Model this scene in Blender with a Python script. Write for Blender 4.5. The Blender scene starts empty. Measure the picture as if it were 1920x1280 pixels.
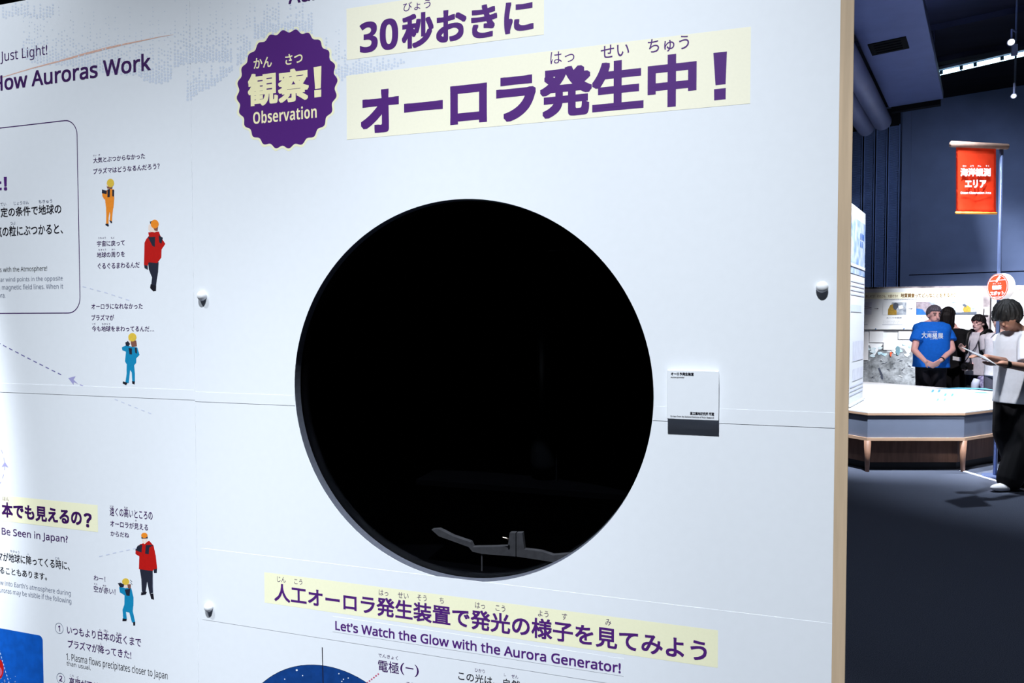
import bpy, bmesh, math, random
from mathutils import Vector as V, Matrix
random.seed(7)
SC = bpy.context.scene
COL = SC.collection

# ------------------------------------------------------------------ camera
F = 1265.36                      # focal length in pixels of the 1920 px wide frame
YAW, PITCH = 0.298486, 0.0284068
CAMD, CAMH = 1.2, 1.5            # distance to the big panel, eye height
CAM = V((0, -CAMD, CAMH))
FW = V((-math.sin(YAW)*math.cos(PITCH), math.cos(YAW)*math.cos(PITCH), -math.sin(PITCH)))
RT = V((math.cos(YAW), math.sin(YAW), 0))
UP = RT.cross(FW)
cd = bpy.data.cameras.new('camera'); cam = bpy.data.objects.new('camera', cd); COL.objects.link(cam)
cd.sensor_width = 36; cd.lens = 36*F/1920; cd.clip_start = .05; cd.clip_end = 100
M = Matrix((RT, UP, -FW)).transposed().to_4x4(); M.translation = CAM
cam.matrix_world = M
SC.camera = cam
SC.view_settings.view_transform = 'Standard'; SC.view_settings.look = 'None'
SC.view_settings.gamma = 1; SC.view_settings.use_curve_mapping = False
SC.view_settings.exposure = 0.0
try:
    SC.cycles.use_denoising = True
except Exception: pass
SC.cycles.max_bounces = 6; SC.cycles.transparent_max_bounces = 12
SC.cycles.caustics_reflective = False; SC.cycles.caustics_refractive = False
SC.cycles.sample_clamp_indirect = 3.0

def Pd(px, py, d):               # the point seen at a pixel, at depth d along the view axis
    return CAM + d*(FW + RT*((px-960)/F) - UP*((py-640)/F))
def Wp(px, py, y=0.0):           # the point on the panel plane Y = y seen at a pixel
    r = FW + RT*((px-960)/F) - UP*((py-640)/F)
    return CAM + r*((y+CAMD)/r.y)
def Fp(px, py, z=0.0):           # the point at height z seen at a pixel
    r = FW + RT*((px-960)/F) - UP*((py-640)/F)
    return CAM + r*((z-CAMH)/r.z)
def Gd(px, d, z=0.0):            # point at pixel column px, depth d, at world height z
    p = Pd(px, 604, d); return V((p.x, p.y, z))
HA = math.radians(35.3) - YAW    # heading of the hall, to the right of +Y
HN = V((math.sin(HA), math.cos(HA), 0)); HR = V((math.cos(HA), -math.sin(HA), 0))

# ------------------------------------------------------------------ world and lights
w = bpy.data.worlds.new('world'); SC.world = w; w.use_nodes = True
bg = w.node_tree.nodes['Background']; bg.inputs[0].default_value = (.25, .4, .9, 1); bg.inputs[1].default_value = .012
def spot(name, loc, aim, power, deg, blend=1.0, col=(1, 1, 1), size=.03):
    l = bpy.data.lights.new(name, 'SPOT'); l.energy = power; l.spot_size = math.radians(deg); l.spot_blend = blend
    l.color = col; l.shadow_soft_size = size
    o = bpy.data.objects.new(name, l); COL.objects.link(o); o.location = loc
    o.rotation_euler = (V(aim)-V(loc)).to_track_quat('-Z', 'Y').to_euler()
    return o
def area(name, loc, aim, power, sx, sy, col=(1, 1, 1)):
    l = bpy.data.lights.new(name, 'AREA'); l.energy = power; l.shape = 'RECTANGLE'; l.size = sx; l.size_y = sy; l.color = col
    o = bpy.data.objects.new(name, l); COL.objects.link(o); o.location = loc
    o.rotation_euler = (V(aim)-V(loc)).to_track_quat('-Z', 'Y').to_euler()
    return o
COOL = (.845, .922, 1.0)
spot('panel_spotlight', (-.15, -2.3, 5.9), (-.42, 0, -.45), 2620, 37, 1.0, COOL, .05)
spot('panel_low_fill_light', (-.3, -2.3, 5.9), (-.68, 0, .55), 560, 15, 1.0, COOL, .05)  # added fill, lifts the lower middle of the panel
spot('panel_left_fill_light', (-2.6, -1.9, 5.6), (-2.1, 0, 1.7), 1450, 35, 1.0, COOL, .05)  # added fill, brightens the upper left of the panel
spot('corner_panel_spotlight', (-2.4, -1.3, 4.6), (-1.93, 0, 1.34), 3300, 10.5, 1.0, COOL, .05)
area('panel_fill_light', (-1.2, -4.5, 4.6), (-.5, 0, 1.4), 5, 2.5, 1.0, COOL)
# hall lamps and added fill lights
spot('aisle_fill_light', Gd(1950, 2.2, 5.7), Gd(1780, 4.2, 0), 330, 70, 1.0, (.72, .84, 1), .08)  # added fill for the dark carpet in front
T0 = Gd(1730, 8.3, .6)
spot('table_spotlight', Gd(1700, 7.4, 5.7), Gd(1720, 8.0, .6), 11000, 50, .8, (.9, .95, 1), .08)
spot('floor_spotlight', Gd(1900, 5.6, 5.7), Gd(1960, 6.2, .0), 1100, 44, 1.0, (.8, .9, 1), .08)
spot('board_spotlight', Gd(1690, 8.1, 5.7), Gd(1690, 12.1, 1.3), 13500, 66, .9, (.92, .96, 1), .1)
spot('board_spotlight_right', Gd(2250, 8.0, 5.7), Gd(1890, 11.6, 1.3), 7500, 44, .9, (.92, .96, 1), .1)
spot('people_spotlight', Gd(1800, 6.4, 5.6), Gd(1790, 9.8, 1.2), 1500, 36, .9, (1, .93, .95), .1)
spot('visitor_spotlight', Gd(1480, 3.6, 4.3), Gd(1900, 6.1, 1.2), 1000, 22, .9, (.95, .97, 1), .1)
spot('banner_spotlight', Gd(2080, 5.0, .9), Gd(1832, 6.5, 2.45), 120, 34, 1.0, (1, .95, .9), .1)
spot('beside_panel_spotlight', Gd(1720, 5.2, 5.6), Gd(1612, 7.4, 1.6), 7000, 40, 1.0, COOL, .05)
spot('wall_fill_light', Gd(2300, 8.0, 4.6), Gd(1790, 13.5, 3.2), 950, 60, 1.0, (.72, .82, 1.0), .3)  # unseen fill that washes the far wall blue, no fixture there
spot('duct_fill_light', Gd(1750, 1.6, .2), Gd(1700, 8.0, 5.0), 620, 46, 1.0, (.62, .74, 1.0), .1)  # unseen fill near the floor, added to brighten the duct's underside

# ------------------------------------------------------------------ materials
def lin(c):
    return tuple(((x/255)/12.92 if x/255 <= .04045 else ((x/255+.055)/1.055)**2.4) for x in c)
MATS = {}
def mat(name, rgb, rough=.5, spec=.3, noise=0.0, scale=20, metal=0.0, bump=0.0, stretch=None, emit=0.0, rgb2=None):
    if name in MATS: return MATS[name]
    m = bpy.data.materials.new(name); m.use_nodes = True; MATS[name] = m
    nt = m.node_tree; b = nt.nodes['Principled BSDF']; L = nt.links
    c = lin(rgb)
    b.inputs['Base Color'].default_value = (*c, 1); b.inputs['Roughness'].default_value = rough
    b.inputs['Specular IOR Level'].default_value = spec; b.inputs['Metallic'].default_value = metal
    tc = nt.nodes.new('ShaderNodeTexCoord'); mp = nt.nodes.new('ShaderNodeMapping')
    L.new(tc.outputs['Object'], mp.inputs[0])
    if stretch: mp.inputs['Scale'].default_value = stretch
    n = nt.nodes.new('ShaderNodeTexNoise'); n.inputs['Scale'].default_value = scale; n.inputs['Detail'].default_value = 5
    L.new(mp.outputs[0], n.inputs['Vector'])
    if noise or rgb2:
        r = nt.nodes.new('ShaderNodeValToRGB')
        c2 = lin(rgb2) if rgb2 else tuple(x*(1-noise) for x in c)
        r.color_ramp.elements[0].color = (*c2, 1); r.color_ramp.elements[1].color = (*c, 1)
        r.color_ramp.elements[0].position = .35; r.color_ramp.elements[1].position = .65
        L.new(n.outputs['Fac'], r.inputs[0]); L.new(r.outputs[0], b.inputs['Base Color'])
    if bump:
        bp = nt.nodes.new('ShaderNodeBump'); bp.inputs['Strength'].default_value = bump; bp.inputs['Distance'].default_value = .01
        L.new(n.outputs['Fac'], bp.inputs['Height']); L.new(bp.outputs[0], b.inputs['Normal'])
    if emit:
        b.inputs['Emission Color'].default_value = (*c, 1); b.inputs['Emission Strength'].default_value = emit
    return m
WHITE = mat('panel_white', (229, 231, 235), .45, .35, .015, 60)
SHEET = mat('sheet_white', (230, 232, 236), .4, .35, .015, 60)
PURPLE = mat('print_purple', (80, 32, 114), .5, .3, .04, 300)
DPURPLE = mat('print_dark_purple', (58, 16, 84), .5, .3, .04, 300)
BLACKP = mat('print_black', (24, 22, 32), .5, .3, .05, 300)
GREYP = mat('print_grey', (112, 118, 138), .5, .3, .04, 300)
FURIP = mat('print_reading_purple', (66, 28, 88), .5, .3, .04, 300)
YELLOW = mat('print_pale_yellow', (244, 238, 214), .5, .3, .02, 200)
YELLOW2 = mat('print_yellow', (244, 240, 204), .5, .3, .02, 200)
CREAM = mat('print_cream', (248, 238, 190), .5, .3, .02, 200)
DOTS = mat('print_pale_blue', (208, 215, 228), .5, .3, .03, 200)
STREAK = mat('print_salmon', (232, 186, 168), .5, .3, .2, 200)
DASH = mat('print_violet', (112, 104, 160), .5, .3, .05, 200)
DASHL = mat('print_lavender', (164, 160, 204), .5, .3, .05, 200)
DASHP = mat('print_pale_lavender', (204, 208, 226), .5, .3, .05, 200)
BLUEP = mat('print_blue', (10, 88, 186), .5, .3, .25, 40)
NAVYP = mat('print_night_blue', (14, 62, 130), .5, .3, .25, 60)
REDP = mat('print_red', (186, 22, 18), .5, .3, .1, 200)
PINKP = mat('print_rose', (200, 92, 120), .5, .3, .1, 200)
ORANGEP = mat('print_orange', (240, 140, 40), .5, .3, .1, 200)
GOLDP = mat('print_gold', (226, 190, 70), .5, .3, .1, 200)
TEALP = mat('print_teal', (20, 134, 178), .5, .3, .1, 200)
SKINP = mat('print_skin', (236, 214, 200), .5, .3, .05, 200)
BROWNP = mat('print_brown', (130, 84, 70), .5, .3, .05, 200)
NAVYC = mat('print_charcoal', (38, 40, 54), .5, .3, .1, 200)
WOOD = mat('pale_wood', (208, 182, 152), .6, .25, .22, 9, stretch=(6, 6, .35), bump=.15)
DWOOD = mat('brown_wood', (120, 88, 72), .6, .25, .3, 9, stretch=(3, 3, .4), bump=.1)
TWOOD = mat('edge_wood', (196, 160, 134), .5, .3, .12, 12, stretch=(.5, .5, 4))
RIM = mat('dark_grey_edge', (84, 87, 98), .55, .3, .2, 150)
BLACKIN = mat('matt_black', (4, 4, 5), 1.0, .0, .2, 20)
GREYIN = mat('dull_grey_metal', (80, 78, 79), .6, .3, .25, 80)
BLACK = mat('black_plastic', (14, 14, 17), .5, .3, .1, 30)

# ------------------------------------------------------------------ mesh helpers
def mesh_obj(name, bm, m, parent=None, smooth=False):
    me = bpy.data.meshes.new(name)
    if isinstance(bm, bmesh.types.BMesh):
        bm.normal_update(); bm.to_mesh(me); bm.free()
    else: me = bm; me.name = name
    o = bpy.data.objects.new(name, me); COL.objects.link(o)
    if m is not None:
        if isinstance(m, (list, tuple)):
            for x in m: me.materials.append(x)
        else: me.materials.append(m)
    if smooth:
        for p in me.polygons: p.use_smooth = True
    if parent is not None:
        o.parent = parent; o.matrix_parent_inverse = parent.matrix_basis.inverted()
    return o
def tag(o, label=None, cat=None, group=None, kind=None):
    if label: o['label'] = label
    if cat: o['category'] = cat
    if group: o['group'] = group
    if kind: o['kind'] = kind
    return o
def thing(name, label, cat, loc, group=None):
    o = bpy.data.objects.new(name, None); o.empty_display_size = .05; COL.objects.link(o); o.location = loc
    return tag(o, label, cat, group)
def box(bm, c, s, ax=None):
    """box centred at c; s full sizes along axes ax (3 unit vectors)"""
    ax = ax or (V((1, 0, 0)), V((0, 1, 0)), V((0, 0, 1)))
    vs = []
    for k in (-1, 1):
        for j in (-1, 1):
            for i in (-1, 1):
                vs.append(bm.verts.new(V(c)+ax[0]*(i*s[0]/2)+ax[1]*(j*s[1]/2)+ax[2]*(k*s[2]/2)))
    for f in ((0, 2, 3, 1), (4, 5, 7, 6), (0, 1, 5, 4), (2, 6, 7, 3), (0, 4, 6, 2), (1, 3, 7, 5)):
        bm.faces.new([vs[i] for i in f])
def bev(bm, r, n=2):
    bmesh.ops.recalc_face_normals(bm, faces=bm.faces)
    bmesh.ops.bevel(bm, geom=[e for e in bm.edges if e.is_manifold and e.calc_face_angle(0) > .5], offset=r, segments=n, affect='EDGES', profile=.5)
def prism(bm, pts, d):
    """closed prism: polygon pts (Vectors) swept by vector d"""
    a = [bm.verts.new(p) for p in pts]; b = [bm.verts.new(V(p)+V(d)) for p in pts]
    n = len(a)
    try: bm.faces.new(a[::-1]); bm.faces.new(b)
    except ValueError: pass
    for i in range(n): bm.faces.new((a[i], a[(i+1) % n], b[(i+1) % n], b[i]))
    bmesh.ops.recalc_face_normals(bm, faces=bm.faces)
def tube(bm, pts, rad, seg=10, caps=True):
    pts = [V(p) for p in pts]; rings = []
    rs = rad if isinstance(rad, (list, tuple)) else [rad]*len(pts)
    ref = None
    for i, p in enumerate(pts):
        t = (pts[min(i+1, len(pts)-1)]-pts[max(i-1, 0)]).normalized()
        if ref is None:
            ref = t.orthogonal().normalized()
        ref = (ref - t*ref.dot(t)).normalized(); q = t.cross(ref)
        rings.append([bm.verts.new(p+(ref*math.cos(2*math.pi*k/seg)+q*math.sin(2*math.pi*k/seg))*rs[i]) for k in range(seg)])
    for a, b in zip(rings, rings[1:]):
        for k in range(seg): bm.faces.new((a[k], a[(k+1) % seg], b[(k+1) % seg], b[k]))
    if caps: bm.faces.new(rings[0][::-1]); bm.faces.new(rings[-1])
def capsule(bm, p0, p1, r0, r1=None, seg=12):
    r1 = r0 if r1 is None else r1
    p0, p1 = V(p0), V(p1); t = (p1-p0)
    L = t.length; t = t.normalized() if L > 1e-6 else V((0, 0, 1))
    pts, rs = [], []
    for a in (90, 60, 30): pts.append(p0-t*r0*math.sin(math.radians(a))); rs.append(max(r0*math.cos(math.radians(a)), r0*.08))
    pts += [p0, p1]; rs += [r0, r1]
    for a in (30, 60, 90): pts.append(p1+t*r1*math.sin(math.radians(a))); rs.append(max(r1*math.cos(math.radians(a)), r1*.08))
    ref = t.orthogonal().normalized(); q = t.cross(ref); rings = []
    for p, r in zip(pts, rs):
        rings.append([bm.verts.new(p+(ref*math.cos(2*math.pi*k/seg)+q*math.sin(2*math.pi*k/seg))*r) for k in range(seg)])
    for a, b in zip(rings, rings[1:]):
        for k in range(seg): bm.faces.new((a[k], a[(k+1) % seg], b[(k+1) % seg], b[k]))
    bm.faces.new(rings[0][::-1]); bm.faces.new(rings[-1])
def ell(bm, c, ax, r, seg=20, rings=12):
    """ellipsoid with axis vectors ax and radii r"""
    c = V(c); rows = []
    for i in range(rings+1):
        th = math.pi*i/rings
        if i in (0, rings):
            rows.append([bm.verts.new(c+ax[2]*(r[2]*math.cos(th)))]); continue
        rows.append([bm.verts.new(c+ax[0]*(r[0]*math.sin(th)*math.cos(2*math.pi*k/seg))+ax[1]*(r[1]*math.sin(th)*math.sin(2*math.pi*k/seg))+ax[2]*(r[2]*math.cos(th))) for k in range(seg)])
    for a, b in zip(rows, rows[1:]):
        for k in range(seg):
            if len(a) == 1: bm.faces.new((a[0], b[k], b[(k+1) % seg]))
            elif len(b) == 1: bm.faces.new((a[k], b[0], a[(k+1) % seg]))
            else: bm.faces.new((a[k], b[k], b[(k+1) % seg], a[(k+1) % seg]))
def remesh(bm, voxel, smooth=4):
    bmesh.ops.recalc_face_normals(bm, faces=bm.faces)
    me = bpy.data.meshes.new('tmp'); bm.to_mesh(me); bm.free()
    o = bpy.data.objects.new('tmp', me); COL.objects.link(o)
    md = o.modifiers.new('r', 'REMESH'); md.mode = 'VOXEL'; md.voxel_size = voxel
    if smooth:
        s = o.modifiers.new('s', 'SMOOTH'); s.iterations = smooth; s.factor = .5
    dg = bpy.context.evaluated_depsgraph_get(); dg.update()
    r = bpy.data.meshes.new_from_object(o.evaluated_get(dg))
    bpy.data.objects.remove(o); bpy.data.meshes.remove(me)
    for p in r.polygons: p.use_smooth = True
    return r

# ------------------------------------------------------------------ lettering
_fc = bpy.data.curves.new('lettering', 'FONT'); _fc.size = 1; _fc.resolution_u = 4
_fo = bpy.data.objects.new('lettering', _fc); COL.objects.link(_fo)
_cache = {}
STACK = 2e-5
def plainsans(t, bold):
    r = ''
    for ch in t:
        if 'A' <= ch <= 'Z': r += chr((0x1D5D4 if bold else 0x1D5A0)+ord(ch)-65)
        elif 'a' <= ch <= 'z': r += chr((0x1D5EE if bold else 0x1D5BA)+ord(ch)-97)
        elif '0' <= ch <= '9': r += chr((0x1D7EC if bold else 0x1D7E2)+ord(ch)-48)
        else: r += ch
    return r
def glyphs(s, weight=0.0, res=4):
    """filled outlines of a line of writing; weight thickens every stroke by overlaying shifted copies"""
    k = (s, weight, res)
    if k not in _cache:
        lat = all(ord(c) < 0x2100 for c in s)
        _fc.body = plainsans(s, weight >= .03); _fc.resolution_u = res
        dg = bpy.context.evaluated_depsgraph_get(); dg.update()
        me = bpy.data.meshes.new_from_object(_fo.evaluated_get(dg))
        vs = [(v.co.x, v.co.y) for v in me.vertices]; fs = [tuple(p.vertices) for p in me.polygons]
        bpy.data.meshes.remove(me)
        wt = max(weight, 0)
        if lat and weight >= .03: wt = weight-.03
        if wt > .001:
            # thicken: sweep a small square along every outline edge
            cnt = {}
            for f in fs:
                for i, j in zip(f, f[1:]+f[:1]):
                    e = (min(i, j), max(i, j)); cnt[e] = cnt.get(e, 0)+1
            q = wt*.92; v0 = vs; vs = [(x, y, 0.0) for x, y in v0]; fs = list(fs); kk = 0
            for (i, j), c in cnt.items():
                if c != 1: continue
                pts = sorted({(p[0]+ex*q, p[1]+ey*q) for p in (v0[i], v0[j]) for ex in (-1, 1) for ey in (-1, 1)})
                lo, up = [], []
                for chain, seq in ((lo, pts), (up, pts[::-1])):
                    for p in seq:
                        while len(chain) > 1 and (chain[-1][0]-chain[-2][0])*(p[1]-chain[-2][1])-(chain[-1][1]-chain[-2][1])*(p[0]-chain[-2][0]) <= 1e-9: chain.pop()
                        chain.append(p)
                hull = lo[:-1]+up[:-1]; b = len(vs); kk += 1; h = (1+kk*37 % 97)*STACK*.06
                vs += [(x, y, h) for x, y in hull]; fs.append(tuple(range(b, b+len(hull))))
        else: vs = [(x, y, 0.0) for x, y in vs]
        xs = [v[0] for v in vs]; ys = [v[1] for v in vs]
        _cache[k] = (vs, fs, min(xs), max(xs), min(ys), max(ys))
    return _cache[k]
class Print:
    """flat printing gathered into one mesh; fr maps (u, v) in metres to the surface"""
    stack = 25.0                 # spacing of the stroke-thickening copies on far signs
    def __init__(s, fr): s.v, s.f, s.mi, s.mats, s.fr = [], [], [], [], fr
    def _m(s, m):
        if m not in s.mats: s.mats.append(m)
        return s.mats.index(m)
    def poly(s, pts, m, h):
        b = len(s.v); s.v += [s.fr(u, v, h) for u, v in pts]; s.f.append(tuple(range(b, b+len(pts)))); s.mi.append(s._m(m))
    def rect(s, u0, u1, v0, v1, m, h): s.poly([(u0, v0), (u1, v0), (u1, v1), (u0, v1)], m, h)
    def disc(s, u, v, r, m, h, n=24, rv=None): s.poly([(u+r*math.cos(2*math.pi*k/n), v+(rv or r)*math.sin(2*math.pi*k/n)) for k in range(n)], m, h)
    def line(s, pts, wd, m, h):
        """stroke of width wd along pts (list of (u, v)); wd may be a list"""
        n = len(pts); ws = wd if isinstance(wd, (list, tuple)) else [wd]*n; L, R = [], []
        for i, p in enumerate(pts):
            a = pts[max(i-1, 0)]; b = pts[min(i+1, n-1)]
            dx, dy = b[0]-a[0], b[1]-a[1]; q = math.hypot(dx, dy) or 1
            nx, ny = -dy/q*ws[i]/2, dx/q*ws[i]/2
            L.append((p[0]+nx, p[1]+ny)); R.append((p[0]-nx, p[1]-ny))
        for i in range(n-1): s.poly([L[i], L[i+1], R[i+1], R[i]], m, h)
    def text(s, body, u0, u1, vt, vb, m, h, weight=0.0, res=4):
        vs, fs, x0, x1, y0, y1 = glyphs(body, weight, res)
        b = len(s.v); k = s._m(m)
        sx = (u1-u0)/(x1-x0); sy = (vt-vb)/(y1-y0)
        s.v += [s.fr(u0+(x-x0)*sx, vb+(y-y0)*sy, h+dz*s.stack) for x, y, dz in vs]
        s.f += [tuple(b+i for i in f) for f in fs]; s.mi += [k]*len(fs)
    def build(s, name, parent=None):
        me = bpy.data.meshes.new(name); me.from_pydata(s.v, [], s.f)
        for m in s.mats: me.materials.append(m)
        me.polygons.foreach_set('material_index', s.mi); me.update()
        o = bpy.data.objects.new(name, me); COL.objects.link(o)
        if parent is not None: o.parent = parent; o.matrix_parent_inverse = parent.matrix_basis.inverted()
        return o
def wall_frame(u, v, h): return V((u, -h*.25, v))
class WP(Print):
    """printing on the big panel, laid out from points measured on it"""
    stack = 4.0
    def __init__(s): super().__init__(wall_frame)
    def t(s, body, xl, xr, top, bot, m, weight=0.0, h=.0009, res=4):
        y = (top[1]+bot[1])/2
        s.text(body, Wp(xl, y).x, Wp(xr, y).x, Wp(*top).z, Wp(*bot).z, m, h, weight, res)
    def r(s, xl, xr, top, bot, m, h=.0004):
        y = (top[1]+bot[1])/2
        s.rect(Wp(xl, y).x, Wp(xr, y).x, Wp(*bot).z, Wp(*top).z, m, h)
    def p(s, pts, m, h): s.poly([(Wp(*q).x, Wp(*q).z) for q in pts], m, h)
    def e(s, c, rx, ry, m, h, n=20): s.p([(c[0]+rx*math.cos(2*math.pi*k/n), c[1]+ry*math.sin(2*math.pi*k/n)) for k in range(n)], m, h)
    def l(s, pts, wpx, m, h): s.line([(Wp(*q).x, Wp(*q).z) for q in pts], [x*.00105 for x in wpx] if isinstance(wpx, (list, tuple)) else wpx*.00105, m, h)

# ------------------------------------------------------------------ room shell
FLOOR = mat('grey_carpet', (92, 97, 112), .95, .05, .45, 260, bump=.4, rgb2=(58, 62, 76))
NAVYW = mat('navy_wall', (76, 88, 118), .8, .15, .12, 3)
DARKW = mat('dark_wall', (20, 22, 30), .9, .1, .1, 3)
DARKC = mat('dark_ceiling', (16, 18, 26), .9, .1, .5, 1.2, stretch=(.2, 6, 1))
HC = CAM + HN*4.0; HC.z = 0
def hall(a, b, z): return V((0, 0, z)) + V((CAM.x, CAM.y, 0)) + HR*a + HN*b
BACK = 13.6*1.19                 # distance of the far wall along the hall
bm = bmesh.new(); box(bm, hall(1.0, 4.6, -.05), (22, 24, .1), (HR, HN, V((0, 0, 1))))
tag(mesh_obj('floor', bm, FLOOR), kind='structure')
bm = bmesh.new(); box(bm, hall(1.0, 4.6, 6.05), (22, 24, .1), (HR, HN, V((0, 0, 1))))
tag(mesh_obj('ceiling', bm, DARKC), kind='structure')
AX = (HR, HN, V((0, 0, 1)))
for nm, a, b, sx, sy, m in (('wall_back', 1.0, BACK+.05, 22, .1, NAVYW), ('wall_front', 1.0, -7.4, 22, .1, DARKW),
                            ('wall_left', -10.0, 4.4, .1, 23.6, DARKW), ('wall_right', 12.0, 4.4, .1, 23.6, DARKW)):
    bm = bmesh.new(); box(bm, hall(a, b, 3.0), (sx, sy, 6.0), AX); tag(mesh_obj(nm, bm, m), kind='structure')

# ------------------------------------------------------------------ the big exhibit panel
SPLIT = Wp(364.5, 640).x; XR = Wp(1567.5, 640).x; XL = -3.3; ZT = Wp(0, 9).z; ZB = .12
CIR = V((-0.39575354*CAMD, 0, CAMH-0.11008238*CAMD)); CR = .30449752*CAMD
panel = thing('aurora_exhibit', 'large white exhibit panel about auroras with a round black window and purple lettering', 'exhibit panel', ((XL+XR)/2, .05, 0))
TH = .016
bm = bmesh.new(); box(bm, ((XL+SPLIT-.0004)/2, TH/2, (ZT+ZB)/2), (SPLIT-XL-.0004, TH, ZT-ZB)); bev(bm, .0006, 1)
mesh_obj('board', bm, WHITE, panel)
# right board with the round cut-out
bm = bmesh.new()
angs = sorted([2*math.pi*k/160 for k in range(160)] + [math.atan2(z-CIR.z, x-CIR.x) % (2*math.pi) for x in (SPLIT, XR) for z in (ZB, ZT)])
inn, out = [], []
for a in angs:
    c, s_ = math.cos(a), math.sin(a)
    tt = min(((XR if c > 0 else SPLIT)-CIR.x)/c if abs(c) > 1e-9 else 1e9, ((ZT if s_ > 0 else ZB)-CIR.z)/s_ if abs(s_) > 1e-9 else 1e9)
    inn.append((CIR.x+CR*c, CIR.z+CR*s_)); out.append((CIR.x+tt*c, CIR.z+tt*s_))
R4 = [[bm.verts.new((p[0], y, p[1])) for p in pts] for pts, y in ((inn, 0), (out, 0), (out, TH), (inn, TH))]
n = len(angs)
for a, b in ((0, 1), (1, 2), (2, 3), (3, 0)):
    for k in range(n): bm.faces.new((R4[a][k], R4[a][(k+1) % n], R4[b][(k+1) % n], R4[b][k]))
bmesh.ops.remove_doubles(bm, verts=bm.verts, dist=1e-6); bmesh.ops.recalc_face_normals(bm, faces=bm.faces)
mesh_obj('board', bm, WHITE, panel)
# dark lining of the cut-out
bm = bmesh.new(); q = []
for r, y in ((CR-.0003, .0006), (CR-.0003, TH+.004), (CR+.012, TH+.004), (CR+.012, TH+.0005), (CR-.0002, TH+.0005)):
    q.append([bm.verts.new((CIR.x+r*math.cos(2*math.pi*k/160), y, CIR.z+r*math.sin(2*math.pi*k/160))) for k in range(160)])
for a, b in zip(q, q[1:]):
    for k in range(160): bm.faces.new((a[k], a[(k+1) % 160], b[(k+1) % 160], b[k]))
bmesh.ops.recalc_face_normals(bm, faces=bm.faces)
tag(mesh_obj('window_lining', bm, RIM, panel), 'dark grey lining inside the round window')
# glass pane
gm = bpy.data.materials.new('clear_glass'); gm.use_nodes = True; nt = gm.node_tree; nt.nodes.clear()
o_ = nt.nodes.new('ShaderNodeOutputMaterial'); mx = nt.nodes.new('ShaderNodeMixShader'); tr = nt.nodes.new('ShaderNodeBsdfTransparent')
gl = nt.nodes.new('ShaderNodeBsdfGlossy'); gl.inputs['Roughness'].default_value = .02; lw = nt.nodes.new('ShaderNodeLayerWeight'); pw = nt.nodes.new('ShaderNodeMath'); pw.operation = 'POWER'; pw.inputs[1].default_value = 4.0; fr = nt.nodes.new('ShaderNodeMath'); fr.operation = 'MULTIPLY_ADD'; fr.inputs[1].default_value = .5; fr.inputs[2].default_value = .03; nt.links.new(lw.outputs['Facing'], pw.inputs[0]); nt.links.new(pw.outputs[0], fr.inputs[0])
tr.inputs[0].default_value = (.88, .89, .91, 1)
nt.links.new(fr.outputs[0], mx.inputs[0]); nt.links.new(tr.outputs[0], mx.inputs[1]); nt.links.new(gl.outputs[0], mx.inputs[2]); nt.links.new(mx.outputs[0], o_.inputs[0])
bm = bmesh.new(); prism(bm, [V((CIR.x+(CR+.03)*math.cos(2*math.pi*k/96), TH+.005, CIR.z+(CR+.03)*math.sin(2*math.pi*k/96))) for k in range(96)], (0, .004, 0))
tag(mesh_obj('window_pane', bm, gm, panel), 'dark round glass pane')
# black chamber behind it
bm = bmesh.new(); cw, c0, c1 = CR+.10, TH+.012, .62
box(bm, (CIR.x, (c0+c1)/2, CIR.z), (2*cw, c1-c0, 2*cw))
bm.faces.ensure_lookup_table()
bmesh.ops.delete(bm, geom=[f for f in bm.faces if f.calc_center_median().y < c0+1e-4], context='FACES')
bmesh.ops.solidify(bm, geom=bm.faces, thickness=.01)
mesh_obj('viewing_chamber', bm, BLACKIN, panel)
# timber end post and frame rails
bm = bmesh.new(); XP = Wp(1600.5, 640, .004).x
box(bm, ((XR-.05+XP)/2, .004+.05, (ZT+.02)/2), (XP-XR+.05, .10-.028, ZT+.02)); bev(bm, .0015, 2)
for v in bm.verts:
    if v.co.y < .025 and v.co.x < XR-.005: pass
po = mesh_obj('end_post', bm, WOOD, panel); po.location.y += .0185
tag(po, 'pale plywood post along the right edge')
bm = bmesh.new(); box(bm, ((XL+XR-.06)/2, .075, .06), (XR-XL-.06, .09, .12)); mesh_obj('base_rail', bm, WOOD, panel)
# joint strips across the panel, stopping at the window
JT, JB = Wp(1000, 745.5).z, Wp(1000, 779.5).z
def cx_at(z, s): return CIR.x + s*math.sqrt(max(CR*CR-(z-CIR.z)**2, 0))
JTl, JBl = Wp(180, 724.5).z, Wp(180, 742).z
bm = bmesh.new(); prism(bm, [V((XL, 0, JBl)), V((SPLIT, 0, JBl)), V((SPLIT, 0, JTl)), V((XL, 0, JTl))], (0, -.0005, 0)); mesh_obj('joint_strip', bm, WHITE, panel)
JT, JB = Wp(480, 738.5).z, Wp(480, 757).z
bm = bmesh.new(); prism(bm, [V((SPLIT, 0, JB)), V((cx_at(JB, -1)-.001, 0, JB)), V((cx_at(JT, -1)-.001, 0, JT)), V((SPLIT, 0, JT))], (0, -.0005, 0)); mesh_obj('joint_strip', bm, WHITE, panel)
JT, JB = Wp(1450, 769.5).z, Wp(1450, 797.3).z
bm = bmesh.new(); prism(bm, [V((cx_at(JB, 1)+.001, 0, JB)), V((XR, 0, JB)), V((XR, 0, JT)), V((cx_at(JT, 1)+.001, 0, JT))], (0, -.0005, 0)); mesh_obj('joint_strip', bm, WHITE, panel)
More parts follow.
